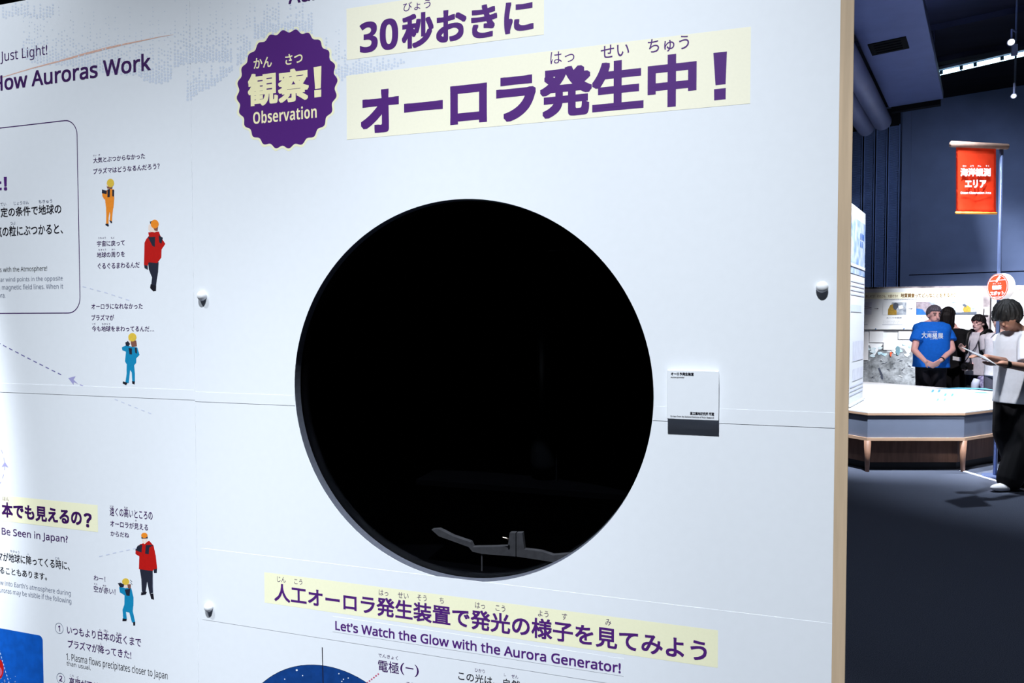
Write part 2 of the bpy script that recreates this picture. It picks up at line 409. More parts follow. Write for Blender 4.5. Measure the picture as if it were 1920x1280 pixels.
# overlay sheets with the lower heading
S0, S1 = Wp(1000, 1101.5).z, Wp(700, 1211).z
S2 = Wp(700, 1211).z
bm = bmesh.new(); sx0 = Wp(379, 1090).x
prism(bm, [V((sx0, 0, S1)), V((XR, 0, S1)), V((XR, 0, S0)), V((sx0, 0, S0))], (0, -.0004, 0)); mesh_obj('overlay_sheet', bm, SHEET, panel)
ex0, ex1 = Wp(624, 1170).x, Wp(1169.5, 1250).x
bm = bmesh.new(); ez0, ez1 = Wp(624, 1183.5).z, Wp(624, 1154.5).z
prism(bm, [V((ex0, -.0004, ez0)), V((ex1, -.0004, ez0)), V((ex1, -.0004, ez1)), V((ex0, -.0004, ez1))], (0, -.0003, 0)); mesh_obj('caption_sticker', bm, SHEET, panel)
# round white screw caps
CAPM = mat('white_plastic', (240, 240, 242), .35, .4, .01, 60)
for (px, py, rp) in ((380.5, 554.5, 8.0), (1541, 538, 12.3), (393, 1136.5, 7.6)):
    p = Wp(px, py); r = (Wp(px+rp, py).x-Wp(px-rp, py).x)/2
    r *= .93
    bm = bmesh.new(); prof = [(r*.93, 0), (r, r*.12), (r, r*.45)] + [(r*math.cos(a), r*.45+r*.62*math.sin(a)) for a in [math.radians(x) for x in (15, 30, 45, 60, 75)]] + [(r*.03, r*1.07)]
    rg = [[bm.verts.new((p.x+q[0]*math.cos(2*math.pi*k/28), -q[1], p.z+q[0]*math.sin(2*math.pi*k/28))) for k in range(28)] for q in prof]
    for a, b in zip(rg, rg[1:]):
        for k in range(28): bm.faces.new((a[k], a[(k+1) % 28], b[(k+1) % 28], b[k]))
    bm.faces.new(rg[-1]); bmesh.ops.recalc_face_normals(bm, faces=bm.faces)
    mesh_obj('screw_cap', bm, CAPM, panel, True)

# --- printing on the panel
# dotted aurora curtain
P = WP()
def interp(pts, x):
    for (x0, y0), (x1, y1) in zip(pts, pts[1:]):
        if x0 <= x <= x1: return y0+(y1-y0)*(x-x0)/max(x1-x0, 1e-6)
    return pts[-1][1]
def curtain(edge, x0, x1, ytop, step=5.6, big=2.5, dens=1.0):
    x = x0; ci = 0
    while x < x1:
        yb = interp(edge, x); y = yb; g = 5.6; k = 0; lim = random.uniform(.35, 1.0)
        if ci % 4 == 0: lim = 1.3
        while y > ytop and y > yb-(yb-ytop)*lim:
            t = (yb-y)/130.0
            r = max(big*(1-.62*min(t*1.5, 1)), .95)
            if random.random() < dens*(1-.35*min(t, 1)) or k < 4:
                P.e((x+random.uniform(-.5, .5), y+random.uniform(-.7, .7)+(g/2 if ci % 2 else 0)), r, r*1.12, DOTS, .0003+.0003*random.random(), 8)
            y -= g*(1+.5*min(t, 1.4)); k += 1
        x += step*random.uniform(.9, 1.1); ci += 1
curtain([(0, 34), (30, 24), (66, 30), (80, 33), (105, 24)], 6, 104, 4, dens=.8, big=2.1)
curtain([(42, 100), (60, 114), (90, 117), (150, 121), (200, 134), (262, 138)], 44, 262, 12, dens=.72, big=2.1)
curtain([(262, 138), (268, 146), (290, 153), (310, 151), (325, 144)], 265, 325, 8, dens=.85)
curtain([(325, 124), (350, 115), (400, 111), (440, 112)], 328, 438, 0, dens=.85)
curtain([(352, 187), (372, 170), (400, 158), (425, 138), (440, 122)], 352, 440, 118, dens=.85)
curtain([(440, 126), (470, 95)], 446, 474, 0, dens=.8)
curtain([(470, 70), (560, 55), (600, 60)], 478, 590, 0, dens=.7)
curtain([(610, 110), (628, 146), (645, 146), (650, 140)], 612, 650, 55, dens=.9)
curtain([(650, 140), (700, 130), (745, 122), (760, 112)], 651, 760, 108, dens=1, big=2.3)
tag(P.build('dot_pattern', panel), 'pale blue halftone dots', kind='stuff')
# salmon streak
P = WP(); P.l([(-40, 158), (0, 146), (60, 128), (110, 115), (160, 101), (200, 90.5), (235, 82.5), (270, 75.5), (300, 69), (325, 65)], [1.2, 1.8, 2.4, 3.4, 4.6, 4.4, 3.2, 2.2, 1.4, .5], STREAK, .0005)
P.build('light_streak', panel)
# left title
P = WP()
P.t('Just Light!', .5, 88.7, (42.5, 89.3), (57, 113), DPURPLE, .0)
P.build('title_lettering', panel); P = WP()
P.t('How Auroras Work', -14, 282.5, (266, 101), (270, 133.3), DPURPLE, .02)
P.build('title_lettering', panel)
# upper right headline with bands
P = WP()
P.r(650, 1020, (650, 16.5), (650, 112.5), YELLOW, .0007); P.build('highlight_band', panel); P = WP(); P.r(650, 1406.5, (650, 142), (650, 262), YELLOW, .0007)
P.build('highlight_band', panel)
P = WP()
P.t('Auroras', 541, 668, (541, -24), (542, 8), DPURPLE, .02)
P.build('headline_lettering', panel); P = WP()
P.t('30', 674.7, 746.7, (690, 40.6), (690, 98.6), PURPLE, .04, res=8)
P.t('秒おきに', 753.5, 1000.6, (785, 24), (766, 91.5), PURPLE, .036, res=6)
P.t('びょう', 756, 807.5, (760, 5), (765, 21), PURPLE, .004)
P.build('headline_lettering', panel); P = WP()
P.t('オーロラ', 676.9, 1004.4, (729, 166), (726, 248.6), PURPLE, .046, res=6)
P.t('発生中', 1013, 1306, (1258, 102), (1258, 201), PURPLE, .04, res=6)
P.p([(1337.5, 99.3), (1363, 96.6), (1360.5, 158), (1341.5, 160)], PURPLE, .0009); P.p([(1338.8, 167.3), (1361, 165), (1360.6, 186.3), (1339, 188.3)], PURPLE, .0009)
P.t('はっ', 1032, 1077, (1038, 97.5), (1035, 120.3), PURPLE, .0); P.t('せい', 1126.5, 1179.7, (1140, 84.4), (1138, 108.8), PURPLE, .006); P.t('ちゅう', 1214.7, 1292, (1224, 73.5), (1224, 100), PURPLE, .006)
P.build('headline_lettering', panel)
# scalloped badge
bc = (Wp(536, 167.5).x, Wp(536, 167.5).z); brx = (Wp(628.5, 167).x-Wp(443.8, 167).x)/2
brz = (Wp(536, 55).z-Wp(536, 281).z)/2; br = (brx+brz)/2
def scallop(r, amp): return [(bc[0]+(r+amp*math.cos(24*a))*math.cos(a+.05), bc[1]+(r+amp*math.cos(24*a))*math.sin(a+.05)) for a in [2*math.pi*k/288 for k in range(288)]]
P = WP(); P.poly(scallop(br-.0025, .0032), PURPLE, .0006); badge = P.build('round_badge', panel); tag(badge, 'purple scalloped badge with cream rim')
P = WP(); P.poly(scallop(br+.0028, .0034), YELLOW2, .0004); P.build('badge_rim', badge)
P = WP()
P.t('観察', 465, 579, (498, 135.5), (487, 198.4), CREAM, .034, res=6); P.p([(588, 126.3), (602.7, 123.5), (601.6, 165.5), (591, 167)], CREAM, .0009); P.p([(589.4, 169.5), (602.4, 167.7), (602.3, 181.3), (589.6, 183)], CREAM, .0009)
P.t('かん', 475.6, 509.9, (481, 109), (481, 128.8), CREAM, .018); P.t('さつ', 535, 567.5, (543, 101.3), (542, 121.2), CREAM, .018)
P.t('Observation', 474.7, 594, (500.6, 206.5), (484, 232), CREAM, .03)
P.build('badge_lettering', badge)
# left text frame
P = WP()
def rrect(x0, x1, yt_at, yb_at, rad, n=8):
    u0, u1 = Wp(x0, 400).x, Wp(x1, 400).x; vt, vb = Wp(*yt_at).z, Wp(*yb_at).z; pts = []
    for cx, cz, a0 in ((u1-rad, vt-rad, 90), (u1-rad, vb+rad, 0)):
        for k in range(n+1):
            a = math.radians(a0-90*k/n); pts.append((cx+rad*math.cos(a), cz+rad*math.sin(a)))
    return [(XL+.2, vt)] + pts + [(XL+.2, vb)]
fp = rrect(0, 147.2, (122, 226), (60, 587), .036)
P.line(fp, .0022, DPURPLE, .0005); tag(P.build('text_frame', panel), 'dark purple rounded outline')
P = WP()
P.t('！', 7.3, 13.2, (10, 331.5), (10, 357), PURPLE, .04); P.t('た', -22, 3, (-10, 332), (-10, 358), PURPLE, .04)
P.build('frame_lettering', panel); P = WP()
P.t('定の条件で地球の', 1.2, 115, (92.5, 383.2), (79, 402.5), BLACKP, .012)
P.t('てい', 1, 11.5, (5, 380), (5, 386), GREYP); P.t('じょうけん', 26, 54, (40, 377), (40, 383.3), GREYP); P.t('ちきゅう', 72.5, 98, (85, 374), (85, 380.8), GREYP)
P.t('気の粒にぶつかると、', -9, 118, (25, 423), (25, 443), BLACKP, .012); P.t('つぶ', 19.5, 29.5, (24, 415.5), (24, 421), GREYP)
P.build('frame_lettering', panel); P = WP()
P.t('s with the Atmosphere!', 0, 88.4, (42.5, 499.3), (64, 510.8), BLACKP, .0)
P.t('lar wind points in the opposite', -1, 117.7, (112, 517), (35, 529.8), GREYP, -.004)
P.t('g magnetic field lines. When it', -4, 118.4, (88, 532), (20, 545.5), GREYP, -.004)
P.t('aurora.', -15, 10, (2, 551), (2, 558.2), GREYP, -.004)
P.build('frame_lettering', panel)
# short speech lines beside the little figures
P = WP()
P.t('大気とぶつからなかった', 175, 272, (269, 286.8), (179, 305.5), DPURPLE, .008); P.t('たい', 175, 181, (178, 290), (178, 292.6), FURIP, -.004); P.t('き', 184.5, 187.5, (186, 289), (186, 292), FURIP, -.004)
P.t('プラズマはどうなるんだろう？', 175, 299.5, (297, 305.5), (178, 326.2), DPURPLE, .008)
P.build('speech_lettering', panel); P = WP()
P.t('宇宙に戻って', 182, 234, (208, 450.5), (208, 461), DPURPLE, .008); P.t('うちゅう', 184, 198.5, (190, 444.5), (190, 447.6), FURIP, -.004); P.t('もど', 208, 215, (211, 444), (211, 447.3), FURIP, -.004)
P.t('地球の周りを', 182, 234, (208, 471.8), (208, 482), DPURPLE, .008); P.t('ちきゅう', 184.5, 199, (190, 466.5), (190, 469.6), FURIP, -.004); P.t('まわ', 209.5, 216, (212, 466), (212, 469), FURIP, -.004)
P.t('ぐるぐるまわるんだ', 183.5, 262, (220, 492), (220, 503), DPURPLE, .008)
P.build('speech_lettering', panel); P = WP()
P.t('オーロラになれなかった', 171.5, 267.5, (220, 568.8), (220, 579), DPURPLE, .008)
P.t('プラズマが', 171.5, 214, (190, 589.6), (190, 600.4), DPURPLE, .008)
P.t('今も地球をまわってるんだ…', 172.5, 289, (220, 610.6), (220, 621.2), DPURPLE, .008); P.t('いま', 173, 179, (176, 605.4), (176, 608), FURIP, -.004); P.t('ちきゅう', 191, 206.5, (198, 605.4), (198, 608.4), FURIP, -.004)
P.build('speech_lettering', panel); P = WP()
P.t('遠くの高いところの', 206, 286, (246, 953.8), (246, 970.5), DPURPLE, .008); P.t('とお', 206.5, 213, (209, 947), (209, 950), FURIP, -.004); P.t('たか', 233, 240, (236, 949.5), (236, 953), FURIP, -.004)
P.t('オーロラが見える', 207, 277.5, (240, 978.2), (240, 990.2), DPURPLE, .008); P.t('み', 253.5, 256.5, (255, 974), (255, 977), FURIP, -.004)
P.t('からだね', 207.5, 242, (225, 996.5), (225, 1006), DPURPLE, .008)
P.build('speech_lettering', panel); P = WP()
P.t('わー！', 176, 197.5, (182, 1078.5), (182, 1088), DPURPLE, .008)
P.t('空が赤い！', 176, 216.5, (196, 1100), (196, 1112), DPURPLE, .008); P.t('そら', 176.5, 182.5, (180, 1093), (180, 1096), FURIP, -.004); P.t('あか', 193, 199.5, (196, 1096), (196, 1099), FURIP, -.004)
P.build('speech_lettering', panel)
# little printed figures
def fig(name_label, ox, oy, polys, ells=()):
    P = WP(); h = .0003
    for pts, m in polys:
        h += .00004; P.p([(ox+x/4, oy+y/4) for x, y in pts], m, h)
    for c, rx, ry, m in ells:
        h += .00004; P.e((ox+c[0]/4, oy+c[1]/4), rx/4, ry/4, m, h)
    return tag(P.build('printed_figure', panel), name_label)
fig('small drawing of a worker in an orange suit', 0, 320, [
    ([(795, 272), (828, 280), (815, 350), (814, 400), (796, 400), (797, 335)], ORANGEP), ([(820, 280), (850, 272), (842, 340), (840, 382), (822, 380), (826, 330)], ORANGEP),
    ([(790, 398), (812, 396), (818, 412), (810, 420), (792, 408)], NAVYC), ([(820, 372), (838, 376), (842, 390), (832, 394)], NAVYC),
    ([(795, 150), (820, 135), (856, 140), (857, 210), (851, 280), (795, 276), (788, 214)], ORANGEP), ([(766, 158), (795, 146), (803, 196), (782, 216), (768, 190)], ORANGEP),
    ([(765, 140), (785, 146), (803, 150), (800, 176), (780, 172), (764, 168)], NAVYC), ([(806, 140), (826, 136), (824, 196), (806, 200)], NAVYC), ([(842, 142), (857, 146), (855, 194), (842, 190)], NAVYC),
    ([(797, 90), (812, 88), (838, 120), (826, 134), (802, 126)], SKINP), ([(800, 118), (845, 118), (842, 136), (806, 134)], BROWNP)], [((829, 92), 27, 32, GOLDP)])
fig('small drawing of a worker in a red jacket, seen from behind', 0, 320, [
    ([(1110, 685), (1190, 685), (1186, 760), (1176, 820), (1170, 872), (1134, 862), (1140, 800), (1116, 740)], NAVYC), ([(1130, 850), (1172, 862), (1170, 900), (1150, 904), (1126, 880)], BLACKP),
    ([(1080, 704), (1108, 712), (1110, 744), (1085, 730)], NAVYC), ([(1115, 490), (1200, 480), (1222, 520), (1240, 548), (1212, 590), (1210, 650), (1180, 692), (1115, 686), (1108, 712), (1080, 706), (1084, 540), (1096, 514)], REDP),
    ([(1112, 462), (1192, 456), (1204, 492), (1118, 496)], REDP), ([(1110, 498), (1164, 495), (1162, 572), (1142, 562)], NAVYC), ([(1190, 484), (1222, 502), (1210, 548), (1194, 536)], NAVYC),
    ([(1116, 404), (1150, 396), (1180, 440), (1165, 462), (1124, 458), (1112, 440)], SKINP), ([(1146, 420), (1186, 420), (1182, 452), (1160, 448)], BROWNP), ([(1124, 382), (1140, 376), (1150, 404), (1128, 398)], NAVYC)], [((1161, 400), 30, 33, ORANGEP)])
fig('small drawing of a worker in a teal suit, arm raised', 0, 640, [
    ([(950, 174), (1006, 176), (1012, 240), (1012, 302), (992, 302), (988, 230), (976, 214), (966, 312), (940, 310), (950, 240)], TEALP), ([(922, 298), (957, 310), (946, 328), (920, 314)], BLACKP), ([(990, 296), (1012, 300), (1009, 323), (992, 316)], BLACKP),
    ([(914, 44), (945, 28), (985, 38), (1030, 44), (1047, 100), (1022, 126), (1022, 160), (1006, 178), (954, 178), (938, 150), (945, 76), (918, 66)], TEALP),
    ([(964, 48), (990, 52), (990, 98), (972, 96)], NAVYC), ([(1012, 44), (1026, 48), (1028, 92), (1014, 84)], NAVYC), ([(940, 8), (960, -4), (976, 18), (964, 36), (944, 30)], NAVYC),
    ([(960, -20), (986, -22), (996, 14), (974, 18)], SKINP), ([(980, -4), (1022, -8), (1028, 36), (988, 42)], BROWNP)], [((993, -32), 31, 32, GOLDP)])
fig('small drawing of a smiling worker in a red jacket with a pole', 0, 960, [
    ([(1138, 320), (1143, 320), (1149, 606), (1144, 606)], GREYP), ([(1048, 424), (1146, 436), (1143, 560), (1147, 602), (1122, 612), (1104, 520), (1092, 602), (1064, 596), (1060, 500)], NAVYC), ([(1060, 600), (1102, 596), (1095, 616), (1058, 622)], BLACKP), ([(1124, 610), (1150, 608), (1156, 656), (1134, 650)], BLACKP),
    ([(1150, 424), (1178, 420), (1176, 456), (1156, 456)], NAVYC), ([(1068, 234), (1120, 214), (1152, 250), (1169, 330), (1179, 422), (1150, 430), (1146, 440), (1042, 426), (1045, 330), (1016, 312), (1018, 274), (1050, 240)], REDP),
    ([(1034, 250), (1068, 240), (1062, 302), (1030, 290), (1014, 284)], NAVYC), ([(1094, 245), (1152, 246), (1120, 265), (1116, 316), (1088, 310)], NAVYC), ([(1062, 184), (1106, 184), (1104, 222), (1084, 240), (1066, 222)], SKINP),
    ([(1060, 184), (1108, 182), (1108, 196), (1062, 198)], NAVYC), ([(1074, 212), (1094, 210), (1086, 222)], SHEET)], [((1083, 173), 24, 20, ORANGEP)])
fig('small drawing of a worker in a teal suit with binoculars', 0, 960, [
    ([(934, 690), (1000, 698), (996, 740), (1014, 822), (990, 828), (970, 752), (945, 746), (952, 802), (924, 802), (919, 730)], TEALP), ([(920, 796), (952, 800), (948, 816), (918, 816)], BLACKP), ([(998, 824), (1014, 822), (1014, 850), (1000, 850)], BLACKP),
    ([(894, 560), (932, 566), (985, 568), (1002, 640), (1001, 702), (933, 692), (934, 622), (899, 600)], TEALP), ([(936, 580), (978, 572), (972, 628), (948, 624)], NAVYC), ([(926, 528), (972, 530), (974, 564), (936, 570)], SKINP), ([(955, 540), (982, 540), (980, 574), (960, 570)], BROWNP),
    ([(884, 532), (904, 528), (932, 542), (926, 562), (900, 562)], NAVYC), ([(975, 508), (978, 505), (992, 520), (990, 523)], NAVYC), ([(978, 525), (981, 523), (994, 543), (991, 545)], NAVYC)], [((943, 520), 27, 25, GOLDP)])
# dashed field lines with arrowheads
P = WP()
def dashes(pts, dash, gap, wd, mfun, h=.0006):
    seg = []; tot = 0
    for a, b in zip(pts, pts[1:]): seg.append((tot, a, b)); tot += math.hypot(b[0]-a[0], b[1]-a[1])
    def at(t):
        for s0, a, b in seg[::-1]:
            if t >= s0:
                q = (t-s0)/math.hypot(b[0]-a[0], b[1]-a[1]); return (a[0]+(b[0]-a[0])*q, a[1]+(b[1]-a[1])*q)
    t = 0
    while t+dash <= tot:
        P.l([at(t), at(t+dash/2), at(t+dash)], wd, mfun(t/tot), h); t += dash+gap
dashes([(-40, 624), (0, 644), (60, 675), (124, 707)], 7.2, 5.6, 2.3, lambda t: DASH)
dashes([(150, 721), (200, 741)], 6.5, 6.5, 2.2, lambda t: DASHL); dashes([(215, 748), (290, 778)], 6.5, 7, 2, lambda t: DASHP)
P.p([(128, 708.5), (142, 705), (138, 711.5), (147, 720), (138.5, 716), (138, 721.5)], DASHL, .0006)
dashes([(155, 537), (200, 549), (255, 567)], 7, 7, 2.2, lambda t: DASHP)
dashes([(186, 1043), (220, 1035), (258, 1027)], 7, 6, 2, lambda t: DASHP)
dashes([(2.5, 843), (5.5, 851)], 7.5, 5, 1.8, lambda t: DASHL); dashes([(7, 858), (9, 867)], 8.5, 5, 1.8, lambda t: DASHL); dashes([(9, 874), (8.6, 882)], 7, 5, 1.8, lambda t: DASHL); dashes([(7, 889), (4.5, 897)], 8, 5, 1.8, lambda t: DASHL); dashes([(2, 903), (-6, 914)], 9, 5, 1.8, lambda t: DASHL)
P.p([(9.2, 865.5), (3.2, 875), (9.2, 873.5), (16, 876.5)], DASHL, .0006)
tag(P.build('dashed_lines', panel), 'violet dashed lines with arrowheads')
# lower left question and answer
P = WP(); P.r(-200, 183.5, (183.5, 946.8), (183.5, 997.3), YELLOW2, .0005); P.build('highlight_band', panel)
P = WP()
P.t('本でも見えるの', 3.5, 153, (11, 941), (11, 969.5), DPURPLE, .036, res=5); P.t('？', 157.3, 172, (166, 961.8), (165, 988.3), DPURPLE, .036); P.t('ほん', 5.5, 17, (10, 931), (10, 938.5), FURIP)
P.build('question_lettering', panel); P = WP()
P.t('Be Seen in Japan?', 3.5, 127, (6, 988.6), (102, 1018), DPURPLE, .008)
P.build('question_lettering', panel); P = WP()
P.t('マが地球に降ってくる時に、', -4, 130.5, (52.5, 1041.3), (52.5, 1058), BLACKP, .01); P.t('ちきゅう', 19.5, 36.5, (28, 1031.5), (28, 1036), GREYP, -.003); P.t('ふ', 50.5, 54, (52, 1036), (52, 1039.5), GREYP, -.003); P.t('とき', 103.5, 111, (107, 1044), (107, 1048.5), GREYP, -.003)
P.t('ることもあります。', 0, 88, (45, 1068.3), (45, 1081), BLACKP, .01)
P.build('question_lettering', panel); P = WP()
P.t('flow into Earth\u2019s atmosphere during', -9, 132.5, (31, 1091.3), (131, 1119), GREYP, -.004)
P.t('auroras may be visible if the following', -5, 133.5, (44, 1107.3), (131, 1133.7), GREYP, -.004)
P.build('question_lettering', panel)
P = WP()
for py, ch in ((1177.5, '1'), (1271.5, '2')):
    c = Wp(111 if ch == '1' else 114, py); k = 40; r0 = .0125
    P.line([(c.x+r0*math.cos(2*math.pi*i/k), c.z+r0*math.sin(2*math.pi*i/k)) for i in range(k+1)], .0013, GREYP, .0006)
    P.text(ch, c.x-(.0028 if ch == '1' else .0048), c.x+(.0028 if ch == '1' else .0048), c.z+.0068, c.z-.0068, DPURPLE, .0008, .02)
P.t('いつもより日本の近くまで', 126, 264.5, (196, 1184), (196, 1200.5), DPURPLE, .008); P.t('に', 186.5, 190, (188, 1178.5), (188, 1182), FURIP, -.003); P.t('ほん', 195, 203, (199, 1180), (199, 1184), FURIP, -.003); P.t('ちか', 218.5, 227, (222, 1185), (222, 1189.5), FURIP, -.003)
P.t('プラズマが降ってきた!', 127.5, 246, (189, 1209), (189, 1225), DPURPLE, .008); P.t('ふ', 187, 190.5, (189, 1204.5), (189, 1208), FURIP, -.003)
P.t('1. Plasma flows precipitates closer to Japan', 125, 314, (138, 1225.5), (299, 1274.5), BLACKP, -.002)
P.t('than usual.', 125, 169.7, (126, 1238.5), (126, 1247), BLACKP, -.002)
P.t('高度が下がると', 130, 205, (140, 1270.5), (140, 1288), DPURPLE, .008); P.t('こう', 131, 138, (135, 1264.5), (135, 1268), FURIP, -.003); P.t('ど', 144, 148, (146, 1267), (146, 1270.5), FURIP, -.003)
P.build('numbered_lettering', panel)
# blue picture at the lower left corner
P = WP(); u1 = Wp(80.5, 1215).x; vt = Wp(40, 1184.5).z; vb = vt-.5; r0 = .012
pts = [(XL+.3, vb), (u1, vb)] + [(u1-r0+r0*math.cos(math.radians(a)), vt-r0+r0*math.sin(math.radians(a))) for a in range(0, 91, 15)] + [(XL+.3, vt)]
P.poly(pts, BLUEP, .0005); pic = P.build('blue_picture', panel)
P = WP(); P.e((-3, 1254), 10, 20, REDP, .0006); P.e((-2, 1259), 6, 9, PINKP, .0007)
dashes([(-10, 1190), (0, 1221), (6, 1243), (11, 1260), (18, 1282)], 4, 3, 2, lambda t: DASHP, .0009)
for k in range(14): P.e((random.uniform(0, 36), random.uniform(1266, 1280)), .7, .7, DASHP, .0008, 6)
P.build('picture_details', pic)
# lower heading
P = WP(); P.r(496, 1347, (495.5, 1072), (497, 1129.3), YELLOW2, .0019); P.build('highlight_band', panel)
P = WP()
P.t('人工オーロラ発生装置で発光の様子を見てみよう', 515, 1326, (720, 1119.6), (720, 1155), PURPLE, .023, .0024, 4)
for b, x0, x1 in (('じん', 520, 536), ('こう', 552, 567), ('はっ', 710.5, 728), ('せい', 746, 766), ('そう', 782, 800), ('ち', 824.3, 832.3), ('はっ', 891, 909.5), ('こう', 929.5, 947.5), ('よう', 1009, 1028.5), ('す', 1054, 1063.5), ('み', 1135.5, 1146.5)):
    P.t(b, x0, x1, (530, 1081), (530, 1091.2), FURIP, .0, .0024)
P.build('heading_lettering', panel); P = WP()
P.t('Let\u2019s Watch the Glow with the Aurora Generator!', 629, 1164.5, (630, 1162.3), (630, 1180.3), PURPLE, .022, .0034)
P.build('heading_lettering', panel)
# diagram at the bottom edge
P = WP(); q1, q2, q3 = [V((p.x, p.z)) for p in (Wp(491, 1281), Wp(592, 1246), Wp(690, 1281))]
d_ = 2*(q1.x*(q2.y-q3.y)+q2.x*(q3.y-q1.y)+q3.x*(q1.y-q2.y))
gx = (q1.dot(q1)*(q2.y-q3.y)+q2.dot(q2)*(q3.y-q1.y)+q3.dot(q3)*(q1.y-q2.y))/d_; gz = (q1.dot(q1)*(q3.x-q2.x)+q2.dot(q2)*(q1.x-q3.x)+q3.dot(q3)*(q2.x-q1.x))/d_
c = V((gx, 0, gz)); rr = (q2-V((gx, gz))).length
P.disc(c.x, c.z, rr, NAVYP, .0005, 96); dg_ = P.build('night_globe', panel); tag(dg_, 'dark blue globe with white stars')
P = WP()
for x, y, r in ((556.5, 1256, 1.9), (567.5, 1266, 1.1), (534, 1272.7, 1.1), (635.5, 1262.5, 1.1), (644, 1273, 1.1), (653, 1270.7, 1.2), (641, 1277, 1.1)): P.e((x, y), r, r, SHEET, .0007, 10)
P.line([(c.x+rr*math.cos(2*math.pi*k/96), c.z+rr*math.sin(2*math.pi*k/96)) for k in range(97)], .0009, BLACKP, .0006)
P.build('globe_stars', dg_)
P = WP(); P.l([(604.3, 1213), (606.5, 1300)], 2.0, BLACKP, .0009)
for k in range(6): P.e((709.3-k*4.1, 1263.3+k*3.2), 1.7, 1.7, PINKP, .0006, 10)
P.build('pointer_lines', panel); P = WP()
P.t('電極', 709, 748, (717.5, 1237), (717.5, 1258.5), DPURPLE, .006); P.t('(\u2212)', 750.6, 785.3, (753, 1241.5), (752, 1264), DPURPLE, .0)
P.t('でんきょく', 709.5, 746, (712, 1224.5), (712, 1231.5), FURIP, -.003); P.t('でんきょく', 762, 798, (764, 1277.3), (764, 1284.5), FURIP, -.003)
P.build('diagram_lettering', panel); P = WP()
P.t('この光は、自然の', 859.5, 992, (893, 1262.8), (893, 1279.3), BLACKP, .008); P.t('ひかり', 890.5, 909, (900, 1253.5), (900, 1260), FURIP, -.003); P.t('し', 945, 948.8, (947, 1262), (947, 1267), FURIP, -.003); P.t('ぜん', 959, 971.8, (965, 1264.3), (965, 1271), FURIP, -.003)
P.build('diagram_lettering', panel)

# caption plate on the panel
cp = Wp(1299, 742); cpt = .015
u0, u1 = Wp(1251, 740, -cpt).x, Wp(1347.8, 740, -cpt).x; z1, z0 = Wp(1300, 694.8, -cpt).z, Wp(1300, 786.6, -cpt).z
plate = thing('caption_plate', 'small white caption plate fixed right of the round black window', 'sign', (cp.x, 0, z0))
bm = bmesh.new(); box(bm, ((u0+u1)/2, -cpt/2-.0004, (z0+z1)/2), (u1-u0, cpt-.0008, z1-z0)); bev(bm, .0005, 1); mesh_obj('plate_body', bm, SHEET, plate)
P = Print(lambda u, v, h: V((u, -cpt-h, v))); P.stack = 1.0
def ct(body, xl, xr, top, bot, wt):
    P.text(body, Wp(xl, 740, -cpt).x, Wp(xr, 740, -cpt).x, Wp(*top, -cpt).z, Wp(*bot, -cpt).z, BLACKP, .0003, wt)
ct('オーロラ発生装置', 1257.8, 1300.5, (1280, 698), (1280, 703.6), .03)
ct('Aurora generator', 1257.6, 1283, (1270, 705.8), (1270, 709), .02)
P.build('plate_lettering', plate); P = Print(lambda u, v, h: V((u, -cpt-h, v))); P.stack = 1.0
ct('国立極地研究所 所蔵', 1294.5, 1339.3, (1317, 772.3), (1317, 778.2), .03)
ct('On loan from the National Institute of Polar Research', 1257.5, 1339, (1298, 779.6), (1298, 783), .03)
P.build('plate_lettering', plate)

# ------------------------------------------------------------------ apparatus inside the window
app = thing('aurora_generator', 'dim grey apparatus of bracket and glass tube inside the round black window', 'scientific instrument', (CIR.x, .25, CIR.z-CR))
def z7(x, y): return (540+x/2.743, 720+y/2.743)
def ipoly(pts, y): return [Wp(*z7(*p), y) for p in pts]
YI = .10
bm = bmesh.new(); prism(bm, ipoly([(738, 748), (775, 745), (850, 783), (938, 812), (950, 838), (1060, 836), (1130, 833), (1140, 765), (1170, 765), (1170, 886), (1000, 873), (948, 861), (930, 838), (860, 812), (775, 782)], YI), (0, .012, 0)); mesh_obj('bracket', bm, GREYIN, app)
bm = bmesh.new(); prism(bm, ipoly([(1175, 766), (1205, 765), (1215, 850), (1300, 860), (1362, 880), (1480, 872), (1480, 915), (1365, 915), (1300, 905), (1175, 886)], YI), (0, .012, 0)); mesh_obj('bracket', bm, GREYIN, app)
bm = bmesh.new(); tube(bm, [Wp(*z7(997, 872), YI+.004), Wp(*z7(997, 960), YI+.004)], .0016, 8); mesh_obj('support_rod', bm, GREYIN, app)
bm = bmesh.new(); tube(bm, [Wp(*z7(1105, 787), YI-.01), Wp(*z7(1128, 793), YI-.01)], .0008, 6); p = Wp(*z7(1131, 796), YI-.01); ell(bm, p, (V((1, 0, 0)), V((0, 1, 0)), V((0, 0, 1))), (.0024,)*3, 10, 8); mesh_obj('contact_pin', bm, mat('brass', (190, 170, 150), .3, .5, .1, 60, 1.0), app)
DG = mat('smoked_glass', (10, 11, 13), .3, .25, .1, 20)
bm = bmesh.new(); t0, t1 = Wp(1020, 520, .3), Wp(1020, 890, .3)
tube(bm, [t0, t1+V((0, 0, .03)), t1+V((0, 0, .012)), t1+V((0, 0, .003)), t1], [.032, .032, .027, .016, .003], 32); mesh_obj('discharge_tube', bm, DG, app, True)
bm = bmesh.new(); tube(bm, [t0+V((.034, -.02, .06)), t1+V((.034, -.02, -.03))], .0016, 8); mesh_obj('support_rod', bm, DG, app)
bm = bmesh.new(); e0, e1 = Wp(1028, 470, .28), Wp(1078, 469, .28); tube(bm, [e0, (e0+e1)/2+V((0, 0, .002)), e1], .0012, 8); mesh_obj('top_electrode', bm, GREYIN, app)
bm = bmesh.new(); box(bm, (CIR.x+.06, .36, CIR.z-.235), (.5, .3, .012)); mesh_obj('base_plate', bm, BLACKIN, app)
